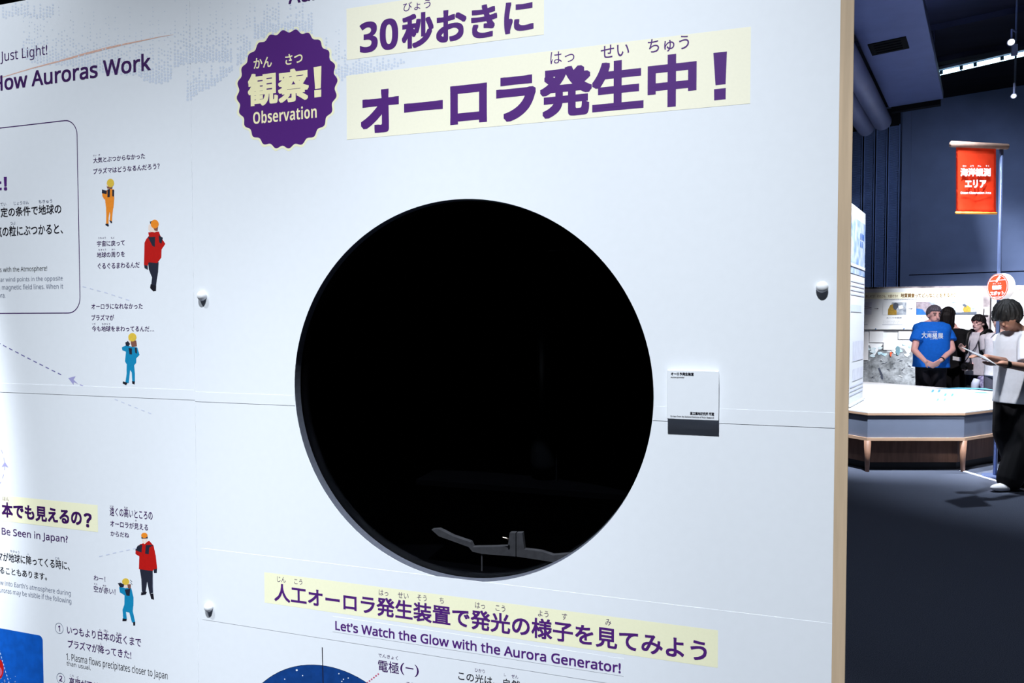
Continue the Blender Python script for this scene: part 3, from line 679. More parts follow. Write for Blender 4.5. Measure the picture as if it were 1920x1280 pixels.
bm = bmesh.new(); box(bm, (CIR.x+.06, .36, CIR.z-.32), (.06, .06, .16)); mesh_obj('pedestal', bm, BLACKIN, app)

# ------------------------------------------------------------------ second panel, beside the first, running away
A, B = Gd(1602, 7.25), Gd(1620, 7.75); H2 = Pd(1620, 402, 7.75).z; Z2 = .615
t2 = (B-A).normalized(); n2 = V((t2.y, -t2.x, 0)); L2 = (B-A).length+.28; A2 = B-t2*L2
sp = thing('printed_display', 'narrow slice of a white printed board standing on the table beside the wood edge', 'exhibit panel', (A2+B)/2)
sp.location.z = Z2
bm = bmesh.new(); box(bm, (A2+B)/2+V((0, 0, (H2+Z2+.02)/2))-n2*.03, (L2, .06, H2-Z2-.02), (t2, n2, V((0, 0, 1)))); mesh_obj('board', bm, WHITE, sp)
bm = bmesh.new(); box(bm, (A2+B)/2+V((0, 0, Z2+.01))-n2*.03, (L2, .1, .02), (t2, n2, V((0, 0, 1)))); mesh_obj('foot_plate', bm, SHEET, sp)
def fr2(u, v, h): return A2 + t2*u + n2*(.0+h) + V((0, 0, v))
P = Print(fr2)
PHOTO1 = mat('photo_ice_blue', (118, 150, 196), .4, .3, .0, 7, rgb2=(206, 214, 232)); PHOTO2 = mat('photo_pale_grey', (206, 208, 222), .4, .3, 0, 9, rgb2=(222, 224, 236))
HH = H2-Z2
P.rect(.0, L2-.01, H2-.34*HH, H2-.06*HH, PHOTO1, .002)
for k in range(5): P.rect(L2-.34+.09*(k % 3), L2-.29+.09*(k % 3), H2-(.15+.04*(k//3))*HH, H2-(.12+.04*(k//3))*HH, BLUEP, .004)
P.rect(.0, L2-.01, H2-.305*HH, H2-.29*HH, SHEET, .005)
for k in range(4): P.rect(.05, L2-.03, H2-(.38+.022*k)*HH, H2-(.373+.022*k)*HH, DASHP, .002)
P.rect(.05, L2-.2, H2-.53*HH, H2-.495*HH, DOTS, .002); P.rect(.2, L2-.04, H2-.78*HH, H2-.68*HH, PHOTO2, .002); P.rect(.2, L2-.04, H2-.88*HH, H2-.82*HH, PHOTO2, .002)
for k in range(3): P.rect(.05, L2-.03, H2-(.91+.02*k)*HH, H2-(.904+.02*k)*HH, DASHP, .002)
P.build('printed_pictures', sp)

# ------------------------------------------------------------------ octagonal display table
def cd_(lat, d, z=0.0): return Gd(960+lat/d*F, d, z)
TPOLY = [(3.30, 7.25), (3.555, 6.72), (4.53, 6.72), (5.22, 7.10), (6.25, 8.70), (5.36, 10.15), (4.2, 10.2), (3.35, 8.6)]
TZ = Fp(1720, 772.5, 0).z
TZ = CAMH-168.5/F*6.72
TABLE = thing('display_table', 'low many-sided white-topped display table with grey sides and wooden legs', 'table', cd_(4.6, 8.3))
cc = (4.65, 8.4)
def inset(k): return [(cc[0]+(x-cc[0])*k, cc[1]+(y-cc[1])*k) for x, y in TPOLY]
WT = mat('white_table_top', (246, 247, 249), .4, .3, .01, 20)
bm = bmesh.new(); prism(bm, [cd_(*p, TZ-.012) for p in TPOLY], (0, 0, .012)); top = mesh_obj('table_top', bm, WT, TABLE)
bm = bmesh.new(); prism(bm, [cd_(*p, TZ-.034) for p in TPOLY], (0, 0, .0215)); mesh_obj('top_edge', bm, TWOOD, TABLE)
GSIDE = mat('blue_grey_panel', (112, 120, 140), .5, .4, .05, 8)
bm = bmesh.new(); prism(bm, [cd_(*p, .345) for p in inset(.992)], (0, 0, TZ-.034-.3455)); mesh_obj('side_panel', bm, GSIDE, TABLE)
bm = bmesh.new(); prism(bm, [cd_(*p, .315) for p in inset(1.002)], (0, 0, .0295)); mesh_obj('lower_edge', bm, TWOOD, TABLE)
bm = bmesh.new(); prism(bm, [cd_(*p, .075) for p in inset(.93)], (0, 0, .24)); mesh_obj('base', bm, DWOOD, TABLE)
bm = bmesh.new(); prism(bm, [cd_(*p, .0) for p in inset(.92)], (0, 0, .075)); mesh_obj('plinth', bm, BLACK, TABLE)
for p in inset(.985):
    bm = bmesh.new(); q = cd_(*p); tube(bm, [q+V((0, 0, .0005)), q+V((0, 0, .315))], [.019, .034], 14); mesh_obj('leg', bm, mat('leg_wood', (150, 112, 92), .5, .3, .2, 12), TABLE, True)
P = Print(lambda u, v, h: cd_(u, v, TZ+h))
CY = mat('print_cyan', (110, 186, 214), .5, .3, .1, 20)
def tp(px, py): q = Fp(px, py, TZ)-CAM; d = q.dot(FW); return (q.dot(RT), d)
for x0, y0 in ((1748, 731), (1760, 731), (1772, 738), (1785, 738.5), (1758, 747), (1771, 747)):
    P.poly([tp(x0, y0+5), tp(x0+2.2, y0), tp(x0+6, y0), tp(x0+4, y0+5)], CY, .0015)
P.poly([tp(1755, 729), tp(1800, 726.5), tp(1850, 728), tp(1866, 731), tp(1866, 732), tp(1840, 730)], CY, .0012)
P.poly([tp(1820, 735), tp(1850, 735), tp(1864, 738), tp(1840, 737.5)], CY, .0014)
P.poly([tp(1800, 762), tp(1830, 763.5), tp(1848, 762), tp(1835, 766), tp(1812, 764.5)], CY, .0012)
P.poly([tp(1830, 763.5), tp(1850, 763), tp(1836, 764.3)], REDP, .0016)
P.build('printed_graphics', top)

# ------------------------------------------------------------------ info boards and rock photo wall at the back
D0, D1 = 12.25, 11.75
I0, I1 = Gd(1560, D0+.12), Gd(1990, D1-.3)
ti = (I1-I0).normalized(); ni = V((ti.y, -ti.x, 0)); Li = (I1-I0).length
def ip(px, py, off=0.0):         # point on the mural plane seen at a pixel
    r = FW + RT*((px-960)/F) - UP*((py-640)/F)
    k = ((I0-CAM).dot(ni)+off)/r.dot(ni); return CAM+r*k
def iuv(px, py, off=0.0): q = ip(px, py, off)-I0; return (q.dot(ti), q.z)
ROCK = mat('rock_photo', (168, 174, 180), .6, .2, 0, 7.0, rgb2=(84, 88, 92)); ROCKB = mat('brown_rock_photo', (150, 140, 142), .6, .2, 0, 5.0, rgb2=(84, 76, 80))
nn = [x for x in ROCK.node_tree.nodes if x.type == 'TEX_NOISE'][0]; nn.inputs['Detail'].default_value = 12; nn.inputs['Roughness'].default_value = .72
mural = thing('photo_wall', 'tall display wall covered with a grey rock photograph behind the blue-shirted person', 'display wall', (I0+I1)/2)
zt = ip(1880, 535).z
bm = bmesh.new(); box(bm, (I0+I1)/2+V((0, 0, zt/2))-ni*.06, (Li, .12, zt), (ti, ni, V((0, 0, 1)))); mesh_obj('backing', bm, ROCKB, mural)
P = Print(lambda u, v, h: I0+ti*u+ni*h+V((0, 0, v)))
a = iuv(1575, 618); b = iuv(1842, 800); P.rect(a[0], b[0], .05, a[1], ROCK, .004)
WASHED_SNOW = mat('photo_washed_snow', (240, 244, 248), .6, .2, 0, 5.0, rgb2=(216, 222, 230)); ICE = mat('photo_pale_ice', (226, 238, 244), .6, .2, 0, 9.0, rgb2=(160, 196, 212))
P.poly([iuv(1575, 618)]+[iuv(1575+8*k, 655+9*math.sin(k*1.7)+5*math.sin(k*4.1)) for k in range(18)]+[iuv(1712, 618)], WASHED_SNOW, .006)  # snow part of the print, whitened to paint in the washed-out lighting
for k in range(16):
    cx, cy = random.uniform(1618, 1708), random.uniform(644, 668); n = 9
    P.poly([iuv(cx+random.uniform(3, 7)*math.cos(6.283*i/n), cy+random.uniform(1.5, 4.5)*math.sin(6.283*i/n)) for i in range(n)], ICE, .008+.0004*k)
P.poly([iuv(1683+4*math.cos(.5*i)+.6*math.sin(3*i), 657+9*math.sin(.5*i)) for i in range(12)], mat('photo_blue_shade', (120, 158, 172), .6, .2, .4, 12), .016)
P.poly([iuv(1668, 664), iuv(1668, 660.5), iuv(1670.5, 659.5), iuv(1673, 662), iuv(1671, 664), iuv(1671, 668), iuv(1669, 668)], mat('print_orange_red', (236, 96, 60), .5, .3, .1, 30), .017)
P.poly([iuv(1646, 690), iuv(1649, 689), iuv(1652, 696), iuv(1655, 702), iuv(1656, 711), iuv(1652, 710), iuv(1650, 700)], mat('photo_dark_rock', (70, 76, 92), .6, .2, .3, 8), .007)
for k in range(26):
    cx, cy = random.uniform(1605, 1712), random.uniform(672, 716); L_ = random.uniform(3, 9); sl_ = random.uniform(-.5, .5)
    P.poly([iuv(cx, cy), iuv(cx+L_*.5, cy+sl_*L_*.5-random.uniform(.3, 1)), iuv(cx+L_, cy+sl_*L_), iuv(cx+L_*.5, cy+sl_*L_*.5+random.uniform(.2, .7))], MATS['photo_dark_rock'] if k % 3 else WASHED_SNOW, .008+.0003*k)
P.build('rock_photograph', mural)
# white information board in front of it
ib = thing('information_board', 'wide white information board with brown heading and four photos above the rock photograph', 'information board', ip(1725, 600, .02))
def board(px0, px1, py0, py1, refx, parent, name='board', off=.0):
    u0, u1 = iuv(px0, py0)[0], iuv(px1, py0)[0]; v1 = iuv(refx, py0)[1]; v0 = iuv(refx, py1)[1]
    bm = bmesh.new(); box(bm, I0+ti*(u0+u1)/2+ni*(.03+off)+V((0, 0, (v0+v1)/2)), (u1-u0, .04, v1-v0), (ti, ni, V((0, 0, 1)))); return mesh_obj(name, bm, SHEET, parent)
board(1575, 1841.5, 540.5, 617.5, 1700, ib)
P = Print(lambda u, v, h: I0+ti*u+ni*(.05+h)+V((0, 0, v)))
HB = mat('print_heading_brown', (126, 88, 40), .5, .3, .05, 50); GR = mat('print_pale_grey_text', (176, 180, 192), .5, .3, .05, 50); GK = mat('print_mid_grey', (120, 122, 136), .5, .3, .05, 50)
PYEL = mat('print_faint_yellow', (248, 244, 218), .5, .3, .02, 50)
def it(body, xl, xr, yt, yb, m, wt=0.0, h=.004):
    a = iuv(xl, yt, .05); b = iuv(xr, yb, .05); P.text(body, a[0], b[0], a[1], b[1], m, h, wt)
def ir(xl, xr, yt, yb, m, h=.002):
    a = iuv(xl, yt, .05); b = iuv(xr, yb, .05); P.rect(a[0], b[0], b[1], a[1], m, h)
ir(1620, 1797, 548.5, 559, PYEL)
it('楽しそう？ それとも、大変そう!?', 1623, 1683, 552.5, 557.6, HB, .01); it('地質調査ってどんなことをするの？', 1689, 1791, 550, 556.8, HB, .02)
it('What Happens in a Geological Survey?', 1657, 1721, 559.6, 562.4, GK); it('な', 1700, 1712, 547.6, 549.2, PYEL)
for x in (1639.5, 1703.5): P.line([iuv(x, 578.6, .05), iuv(x+7, 578.4, .05)], .009, GK, .004); P.poly([iuv(x+5, 576.8, .05), iuv(x+8, 578.3, .05), iuv(x+5, 579.9, .05)], GK, .004)
for x0, x1, s in ((1654, 1699, 'ルーペで観察'), (1718, 1763, '写真とスケッチ'), (1783, 1830, 'ハンマーで割る'), (1600, 1633, '歩く')):
    it(s, x0+8 if x0 > 1610 else 1617, x1-8 if x0 > 1610 else 1622, 593.6, 597.2, GK)
    for k in range(2): it('ていねいに見て調べよう', x0+1, x1-1-3*k, 601+3.2*k, 602.8+3.2*k, GR)
    ir(x0, x1-6, 608, 608.9, GR)
for px, py in ((1641.6, 616.4), (1694.8, 616)): a = iuv(px, py, .05); P.disc(a[0], a[1], .011, mat('print_dusk_blue', (60, 110, 160), .5, .3, .1, 40), .006, 10)
P.build('board_lettering', ib)
def photo(px0, px1, py0, py1, m, shapes):
    P = Print(lambda u, v, h: I0+ti*u+ni*(.05+h)+V((0, 0, v))); a = iuv(px0, py0, .05); b = iuv(px1, py1, .05); P.rect(a[0], b[0], b[1], a[1], m, .003)
    for k, (pts, mm) in enumerate(shapes): P.poly([iuv(x, y, .05) for x, y in pts], mm, .004+.001*k)
    return P.build('printed_photo', ib)
PGR = mat('photo_grey', (186, 192, 202), .5, .3, 0, 12, rgb2=(116, 124, 138)); YC = mat('photo_yellow_coat', (168, 132, 48), .5, .3, .4, 60); DK = mat('photo_dark', (74, 80, 94), .5, .3, .2, 40); PB = mat('photo_blue_cloth', (40, 104, 176), .5, .3, .3, 20); PPK = mat('photo_pinkish', (150, 138, 148), .5, .3, .35, 20)
photo(1600, 1634, 566.5, 589.8, PHOTO2, [([(1618, 573.5), (1634, 576.5), (1634, 577.2), (1618, 574.3)], DK), ([(1618, 576.5), (1634, 579), (1634, 579.6), (1618, 577.2)], DK)])
photo(1655, 1699, 566.8, 590, PGR, [([(1655, 590), (1655, 566.8), (1672, 566.8), (1668, 590)], SHEET), ([(1664.5, 590), (1665, 580), (1669, 572), (1674, 570), (1677, 578), (1681, 582), (1681, 590)], YC), ([(1674, 575), (1675, 569), (1679, 567), (1684, 569), (1685, 574), (1680, 581), (1676, 580)], DK), ([(1684, 573), (1692, 572), (1694, 578), (1686, 580)], SHEET)])
photo(1718, 1764, 565.5, 590, PPK, [([(1718, 578), (1730, 580), (1738, 590), (1718, 590)], PB), ([(1740, 566), (1764, 566), (1764, 574), (1748, 572)], PGR)])
photo(1784, 1831, 565.5, 589.6, PGR, [([(1792, 582), (1801, 572), (1805, 584), (1800, 588)], SHEET), ([(1805, 580), (1808, 573), (1814, 572), (1820, 577), (1820, 585), (1808, 586)], YC), ([(1804, 571), (1808, 569), (1813, 573), (1810, 576)], DK), ([(1784, 586), (1831, 584), (1831, 589.6), (1784, 589.6)], DK)])
# small white label boxes over the mural
for k, (x0, x1, y0, y1, lb) in enumerate(((1598, 1628, 622, 675, 'white label panel on the rock photo, next to the printed board slice'), (1630, 1656, 619, 642, 'upper left white label panel on the rock photo'),
                                          (1656, 1676, 640, 656, 'lowest small white label panel on the rock photo'), (1684, 1708, 619, 636, 'white label panel close to the left arm of the blue-shirted person'))):
    u0, u1 = iuv(x0, y0)[0], iuv(x1, y0)[0]; v1, v0 = iuv((x0+x1)/2, y0)[1], iuv((x0+x1)/2, y1)[1]
    bm = bmesh.new(); box(bm, I0+ti*(u0+u1)/2+ni*.0165+V((0, 0, (v0+v1)/2)), (u1-u0, .006, v1-v0), (ti, ni, V((0, 0, 1)))); bev(bm, .0025, 2)
    tag(mesh_obj('label_card', bm, SHEET), lb, 'sign', 'white label panels on the rock photo')
ib2 = thing('information_board', 'white information board behind the dark-haired visitor at the right edge', 'information board', ip(1900, 580, .02))
board(1858, 1985, 549.5, 640, 1890, ib2)
P = Print(lambda u, v, h: I0+ti*u+ni*(.05+h)+V((0, 0, v)))
it('地質図', 1907, 1922, 557.3, 559.6, HB, .01); it('What is', 1904, 1922, 553, 554.4, PYEL); ir(1905, 1990, 552, 561, PYEL); ir(1900, 1980, 566, 590, PGR); P.build('board_lettering', ib2)
bm = bmesh.new(); a = ip(1850.5, 583, .03); box(bm, a, (.075, .012, .13), (ti, ni, V((0, 0, 1)))); tag(mesh_obj('label_card', bm, SHEET), 'small white label left of the head with black bowl-cut hair', 'sign', 'white label panels on the rock photo')

# ------------------------------------------------------------------ navy louvre columns, ducts, lights on the far wall
def bp(px, py, off=0.0):         # point on the far wall
    r = FW + RT*((px-960)/F) - UP*((py-640)/F)
    k = (BACK-off)/r.dot(HN); q = CAM+r*k; return q
LV = mat('navy_louvre', (84, 104, 150), .5, .3, .1, 10); LVD = mat('black_gap', (8, 9, 14), .8, .1, .1, 10)
zl1, zl0 = bp(1645, 241).z, bp(1645, 546).z
lou = thing('louvre_panel', 'tall navy louvred ventilation panel in four columns on the far wall', 'ventilation panel', bp(1645, 546))
u0 = bp(1590, 400); u1 = bp(1686, 400); LW = (u1-u0).dot(HR)
bm = bmesh.new(); box(bm, V(((u0+u1).x/2, (u0+u1).y/2, (zl0-.6+5.95)/2))-HN*.03, (LW, .04, 5.95-zl0+.6), AX); mesh_obj('backing', bm, LVD, lou)
for px0, px1 in ((1590, 1616.2), (1620.5, 1639), (1643, 1662), (1666, 1685.5)):
    a, b = bp(px0, 400), bp(px1, 400); wd = (b-a).dot(HR); c = (a+b)/2
    bm = bmesh.new(); z = zl0-.6; st = .0225
    while z < zl1-.03:
        box(bm, V((c.x, c.y, z+.02))-HN*.075, (wd, .020, .0125), (HR, (HN+V((0, 0, .5))).normalized(), (V((0, 0, 1))-HN*.5).normalized())); z += st
    for s in (-1, 1): box(bm, V((c.x, c.y, (zl0-.6+zl1)/2))-HN*.075+HR*(s*wd/2), (.014, .06, zl1-zl0+.6), AX)
    mesh_obj('louvre_column', bm, LV, lou)
# rail along the far wall
bm = bmesh.new(); a, b = bp(1688, 513.5), bp(1990, 497); c = (a+b)/2; box(bm, V((c.x, c.y, (a.z+b.z)/2))-HN*.02, ((b-a).dot(HR), .04, .10), AX); tag(mesh_obj('trim_1', bm, NAVYW), kind='structure')
bm = bmesh.new(); a = bp(1700, 300); box(bm, V((a.x, a.y, 3.0))-HN*.03, (.16, .06, 5.9), AX); tag(mesh_obj('trim_2', bm, NAVYW), kind='structure')
# the big ceiling duct
DZ = 5.0
c1, c2 = Fp(1667, 203, DZ), Fp(1768.5, 184, DZ)
wdir = HR; wd = (c2-c1).dot(HR); f0 = (c1+c2)/2
duct = thing('ceiling_duct', 'wide flat blue-grey air duct with a square vent under the dark ceiling', 'air duct', V((f0.x, f0.y, DZ))-HN*3.5)
DU = mat('duct_blue_grey', (92, 106, 158), .55, .35, .1, 4)
bm = bmesh.new(); box(bm, f0-HN*3.6+V((0, 0, .06)), (wd, 7.2, .12), AX); bev(bm, .01, 2); mesh_obj('duct_box', bm, DU, duct)
g = Fp(1666, 86, DZ)
bm = bmesh.new(); box(bm, V((g.x, g.y, DZ-.006)), (.42, .42, .012), AX); vent = mesh_obj('vent', bm, LVD, duct); tag(vent, 'black square vent')
bm = bmesh.new()
for k in range(4): box(bm, V((g.x, g.y, DZ-.018))+HN*(-.14+.09*k), (.3, .02, .012), AX)
mesh_obj('vent_slats', bm, DARKC, vent)
for f in (-6.6, -3.4, -.5):
    for e in (-1, 1):
        q = f0+HN*f+HR*e*wd*.36; bm = bmesh.new(); tube(bm, [V((q.x, q.y, DZ+.1199)), V((q.x, q.y, 6.0))], .012, 6); mesh_obj('hanger_rod', bm, DARKC, duct)
bm = bmesh.new(); c = f0+HN*.06; box(bm, V((c.x, c.y, DZ-.02)), (wd*.9, .12, .11), AX); mesh_obj('end_flange', bm, LVD, duct)
for k, (px, py, r, lb) in enumerate(((1655, 230, .125, 'right one of the two round pipes running beside the flat duct'), (1624, 242, .12, 'left one of the two round pipes running beside the flat duct'))):
    e = Fp(px, py, 4.55); 
    bm = bmesh.new(); tube(bm, [e-HN*6.5, e-HN*.04, e-HN*.01, e], [r, r, r*.94, r*.8], 24); tag(mesh_obj('round_pipe', bm, mat('pipe_grey', (84, 92, 128), .5, .35, .1, 4), None, True), lb, 'pipe', 'round ceiling pipes')
# bright strip light below the ceiling
LM = mat('lit_tube', (196, 236, 255), .4, .3, .05, 6, emit=5.0); HSG = mat('fixture_grey', (70, 78, 92), .5, .3, .1, 20)
e0, e1 = Pd(1757, 138.5, 11.9), Pd(1935, 97.5, 11.1); tl = (e1-e0).normalized(); tz = (V((0, 0, 1))-tl*tl.z).normalized(); ty = tl.cross(tz)
sl = thing('strip_light', 'long lit blue-white tube light under the dark ceiling', 'ceiling light', (e0+e1)/2)
bm = bmesh.new(); box(bm, (e0+e1)/2+tz*.075, ((e1-e0).length, .10, .05), (tl, ty, tz)); mesh_obj('housing', bm, HSG, sl)
for f, g in ((0, .26), (.27, .98)):
    bm = bmesh.new(); tube(bm, [e0.lerp(e1, f+.004), e0.lerp(e1, g)], .036, 12); mesh_obj('light_tube', bm, LM, sl, True)
for f in (.05, .27, .42, .70):
    bm = bmesh.new(); q = e0.lerp(e1, f); box(bm, q-ty*.0, (.05, .1, .06), (tl, ty, tz)); mesh_obj('clip', bm, mat('clip_dark', (40, 90, 116), .5, .3, .1, 20), sl)
for k, f in enumerate((.1, .9)):
    bm = bmesh.new(); q = e0.lerp(e1, f)+tz*.1; tube(bm, [q, V((q.x, q.y, 6.0))], .008, 6); mesh_obj('hanger', bm, HSG, sl)
# hanging track spotlights
LH = mat('spotlight_grey', (150, 160, 200), .4, .4, .1, 20, metal=.3); LL = mat('lit_lens', (255, 252, 245), .4, .3, .02, 6, emit=3.0)
tr_ = thing('track_pole', 'thin hanging pole carrying the spotlights at the upper right corner', 'lighting pole', Pd(1903, -40, 9.0))
q0, q1 = Pd(1908, -60, 9.1), Pd(1903, 165, 9.1)
bm = bmesh.new(); tube(bm, [V((q0.x, q0.y, 6.0)), q0, q0.lerp(q1, .6), q1], .013, 8); mesh_obj('pole', bm, HSG, tr_)
for k, (px, py, dx, lb, r) in enumerate(((1896, 79, -8, 'lit grey spotlight on the hanging pole, above the tube light', .048), (1901, 180, -4, 'small grey spotlight at the lower end of the hanging pole', .034))):
    c = Pd(px, py, 8.94); ax = (Pd(px+dx, py+9, 8.4)-c).normalized()
    t_ = thing('track_spotlight', lb, 'spotlight', c, 'spotlights on the hanging pole')
    bm = bmesh.new(); tube(bm, [c-ax*.16, c-ax*.14, c, c+ax*.004], [r*.55, r*.8, r, r*1.02], 18); mesh_obj('lamp_head', bm, LH, t_, True)
    bm = bmesh.new(); tube(bm, [c+ax*.0045, c+ax*.006], [r*.8, r*.8], 16); mesh_obj('lens', bm, LL if k == 0 else mat('dim_lens', (240, 236, 250), .3, .5, .02, 6, emit=.6), t_)
    bm = bmesh.new(); tube(bm, [c-ax*.08+V((0, 0, r*.8)), c-ax*.06+V((0, 0, .16)), Pd(1905.6 if k == 0 else 1903.2, 60 if k == 0 else 163, 9.1)], .012, 8); mesh_obj('yoke', bm, LH, t_)
    if k == 0:
        c2 = Pd(1902, 94, 8.97); bm = bmesh.new(); box(bm, c2, (.06, .05, .14)); mesh_obj('driver_box', bm, LH, t_)
# ceiling beams
for k, (b_, z) in enumerate(((9.0, 5.95), (10.6, 5.95), (12.2, 5.95), (13.7, 5.95))):
    bm = bmesh.new(); box(bm, hall(4.0, b_, z), (15.5, .18, .09), AX); tag(mesh_obj('trim_%d' % (k+3), bm, DARKC), kind='structure')

# ------------------------------------------------------------------ orange banner on its pole with the drum sign
DB = 6.5
bs = thing('banner_stand', 'grey pole stand with an orange hanging banner and a round orange sign', 'banner stand', Gd(1873, DB))
BR, BU = RT, V((0, 0, 1))
RTH = V((RT.x, RT.y, 0)).normalized(); FWH = V((FW.x, FW.y, 0)).normalized()
def bf(px, py, off=0.0): return Pd(px, py, DB-off)
PM = mat('pole_metal', (104, 118, 158), .35, .5, .05, 20, metal=.5)
bm = bmesh.new(); pt = bf(1877.5, 276); pb = bf(1871.5, 515); gb = Gd(1871.5, DB); tube(bm, [gb+V((0, 0, .01)), V((gb.x, gb.y, pb.z)), pt], .017, 12); mesh_obj('pole', bm, PM, bs, True)
bm = bmesh.new(); tube(bm, [gb+V((0, 0, .0005)), gb+V((0, 0, .018)), gb+V((0, 0, .022))], [.11, .11, .02], 28); mesh_obj('pole_base', bm, PM, bs)
bm = bmesh.new(); tube(bm, [bf(1783, 270, .02), bf(1889, 275, .02)], [.030, .027], 12); mesh_obj('top_rod', bm, mat('rod_wood', (150, 122, 110), .6, .3, .2, 20), bs, True)
OR = mat('orange_cloth', (226, 62, 28), .7, .2, .12, 12)
bm = bmesh.new(); N = 14
for side in (0,):
    vs = []
    for j in range(N+1):
        row = []
        for i in range(N+1):
            x = 1792.5+75*i/N+(0 if j < N else 0); y = 275.5+124*j/N+1.2*i/N
            off = .01*math.sin(i/N*9)*j/N + (.012 if j == N else 0)
            row.append(bm.verts.new(bf(x, y, .02+off)))
        vs.append(row)
    for j in range(N):
        for i in range(N): bm.faces.new((vs[j][i], vs[j+1][i], vs[j+1][i+1], vs[j][i+1]))
bmesh.ops.solidify(bm, geom=bm.faces, thickness=.003)
ban = mesh_obj('banner', bm, OR, bs, True); tag(ban, 'orange cloth banner with white writing')
bm = bmesh.new(); tube(bm, [bf(1792, 398.6, .03), bf(1868.5, 399.8, .03)], .012, 10); mesh_obj('hem_rod', bm, mat('hem_gold', (250, 170, 70), .6, .3, .1, 30), ban, True)
P = Print(lambda u, v, h: bf(u, v, .045+h)); LW_ = mat('print_white', (250, 246, 250), .5, .3, .01, 60)
def bt(body, x0, x1, yt, yb, wt): P.text(body, x0, x1, yt, yb, LW_, 0, wt)
bt('海洋観測', 1801, 1857.5, 315, 330.5, .035); bt('エリア', 1809.5, 1849, 337, 352, .05); bt('Ocean Observation Area', 1801, 1858, 359, 363.6, .02)
for s, x in (('かい', 1805), ('よう', 1819), ('かん', 1833), ('そく', 1848)): bt(s, x, x+6.5, 309.5, 312.5, .01)
P.build('banner_lettering', ban)
# drum sign
dn = (Pd(1871, 537, DB-1)-Pd(1871, 537, DB)); dn = V((dn.x, dn.y, 0)).normalized()
dn = (dn*math.cos(1.42)-RTH*math.sin(1.42)).normalized(); du = V((-dn.y, dn.x, 0)); du = du if du.dot(RTH) > 0 else -du
dc = bf(1870.5, 537.5, .10); drr = 24.5/F*(DB-.10)
DW = mat('drum_white', (252, 250, 252), .4, .3, .01, 20, emit=.55)
bm = bmesh.new(); prism(bm, [dc+(du*math.cos(2*math.pi*k/48)+V((0, 0, 1))*math.sin(2*math.pi*k/48))*drr-dn*.07 for k in range(48)], dn*.07); drum = mesh_obj('drum_sign', bm, DW, bs); tag(drum, 'round white drum sign with an orange face')
ORF = mat('sign_orange', (234, 78, 36), .5, .3, .05, 20)
P = Print(lambda u, v, h: dc+du*u+V((0, 0, v))+dn*h)
P.disc(0, 0, drr*.985, ORF, .002, 48)
rg = [(drr*.90*math.cos(2*math.pi*k/48), drr*.90*math.sin(2*math.pi*k/48)) for k in range(49)]; P.line(rg, drr*.05, LW_, .004)
P.line([(-drr*.78, drr*.47), (-drr*.18, drr*.47)], drr*.06, LW_, .004); P.line([(drr*.15, drr*.5), (drr*.76, drr*.5)], drr*.06, LW_, .004)
P.line([(-drr*.12, drr*.38), (drr*.25, drr*.78)], drr*.2, LW_, .005); P.line([(-drr*.6, -drr*.78), (drr*.6, -drr*.78)], drr*.06, LW_, .004)
P.text('観察', -drr*.46, drr*.42, drr*.13, -drr*.23, LW_, .005, .06); P.text('スポット', -drr*.64, drr*.66, -drr*.32, -drr*.66, LW_, .005, .05)
P.text('かん', -drr*.4, -drr*.1, drr*.3, drr*.2, LW_, .005, .01); P.text('さつ', drr*.05, drr*.35, drr*.3, drr*.2, LW_, .005, .01)
P.build('sign_face', drum)

# ------------------------------------------------------------------ white strip on the carpet
bm = bmesh.new(); a, b = Fp(1803, 882.5, 0), Fp(1990, 939, 0); t_ = (b-a).normalized(); c = (a+b)/2
box(bm, c+V((0, 0, .004)), ((b-a).length, .045, .006), (t_, V((-t_.y, t_.x, 0)), V((0, 0, 1)))); tag(mesh_obj('floor_strip', bm, mat('white_strip', (216, 220, 236), .5, .3, .04, 30)), 'white strip along the carpet from a table leg to the white shoe', 'cable cover')

# ------------------------------------------------------------------ plinth with stool and shoes at the back
pl = Pd(1812, 720, 11.2); bm = bmesh.new(); box(bm, V((pl.x, pl.y, pl.z/2)), (.75, .45, pl.z), (RTH, FWH, BU)); tag(mesh_obj('wooden_plinth', bm, mat('plinth_wood', (168, 136, 112), .6, .25, .25, 8)), 'brown wooden plinth seen past the black-clad person', 'plinth')
st = thing('wooden_stool', 'small yellow wooden stool on the brown plinth', 'stool', V((pl.x+.07, pl.y+.05, pl.z)))
sc_ = V((pl.x, pl.y, 0))+RTH*.07-FWH*.02
stz = Pd(1812, 687, 11.15).z
YW = mat('yellow_wood', (228, 192, 122), .5, .3, .15, 12)
bm = bmesh.new(); box(bm, V((sc_.x, sc_.y, stz-.02)), (.24, .24, .04), (RTH, FWH, BU)); mesh_obj('seat', bm, YW, st)
bm = bmesh.new(); box(bm, V((sc_.x, sc_.y, stz-.09)), (.2, .2, .035), (RTH, FWH, BU)); mesh_obj('apron', bm, YW, st)
for i in (-1, 1):
    for j in (-1, 1):
        bm = bmesh.new(); q = V((sc_.x, sc_.y, 0))+RTH*i*.095+FWH*j*.095; tube(bm, [V((q.x, q.y, pl.z+.0005)), V((q.x, q.y, stz-.04))], .012, 8); mesh_obj('leg', bm, YW, st)
WSH = mat('white_shoe', (232, 232, 240), .6, .3, .05, 40)
for k, (px, lb) in enumerate(((1793, 'left white shoe on the brown plinth'), (1806, 'right white shoe on the brown plinth'))):
    c = Pd(px, 716.5, 11.0+.11*k); c.z = pl.z
    bm = bmesh.new(); dd = (RTH*.8-FWH*.6).normalized(); ell(bm, c+V((0, 0, .04))+dd*.04, (dd, V((-dd.y, dd.x, 0)), BU), (.11, .04, .04)); ell(bm, c+V((0, 0, .06))-dd*.03, (dd, V((-dd.y, dd.x, 0)), BU), (.05, .04, .055))
    me = remesh(bm, .008, 2); o = mesh_obj('shoe', me, WSH); tag(o, lb, 'shoe', 'white shoes on the plinth')

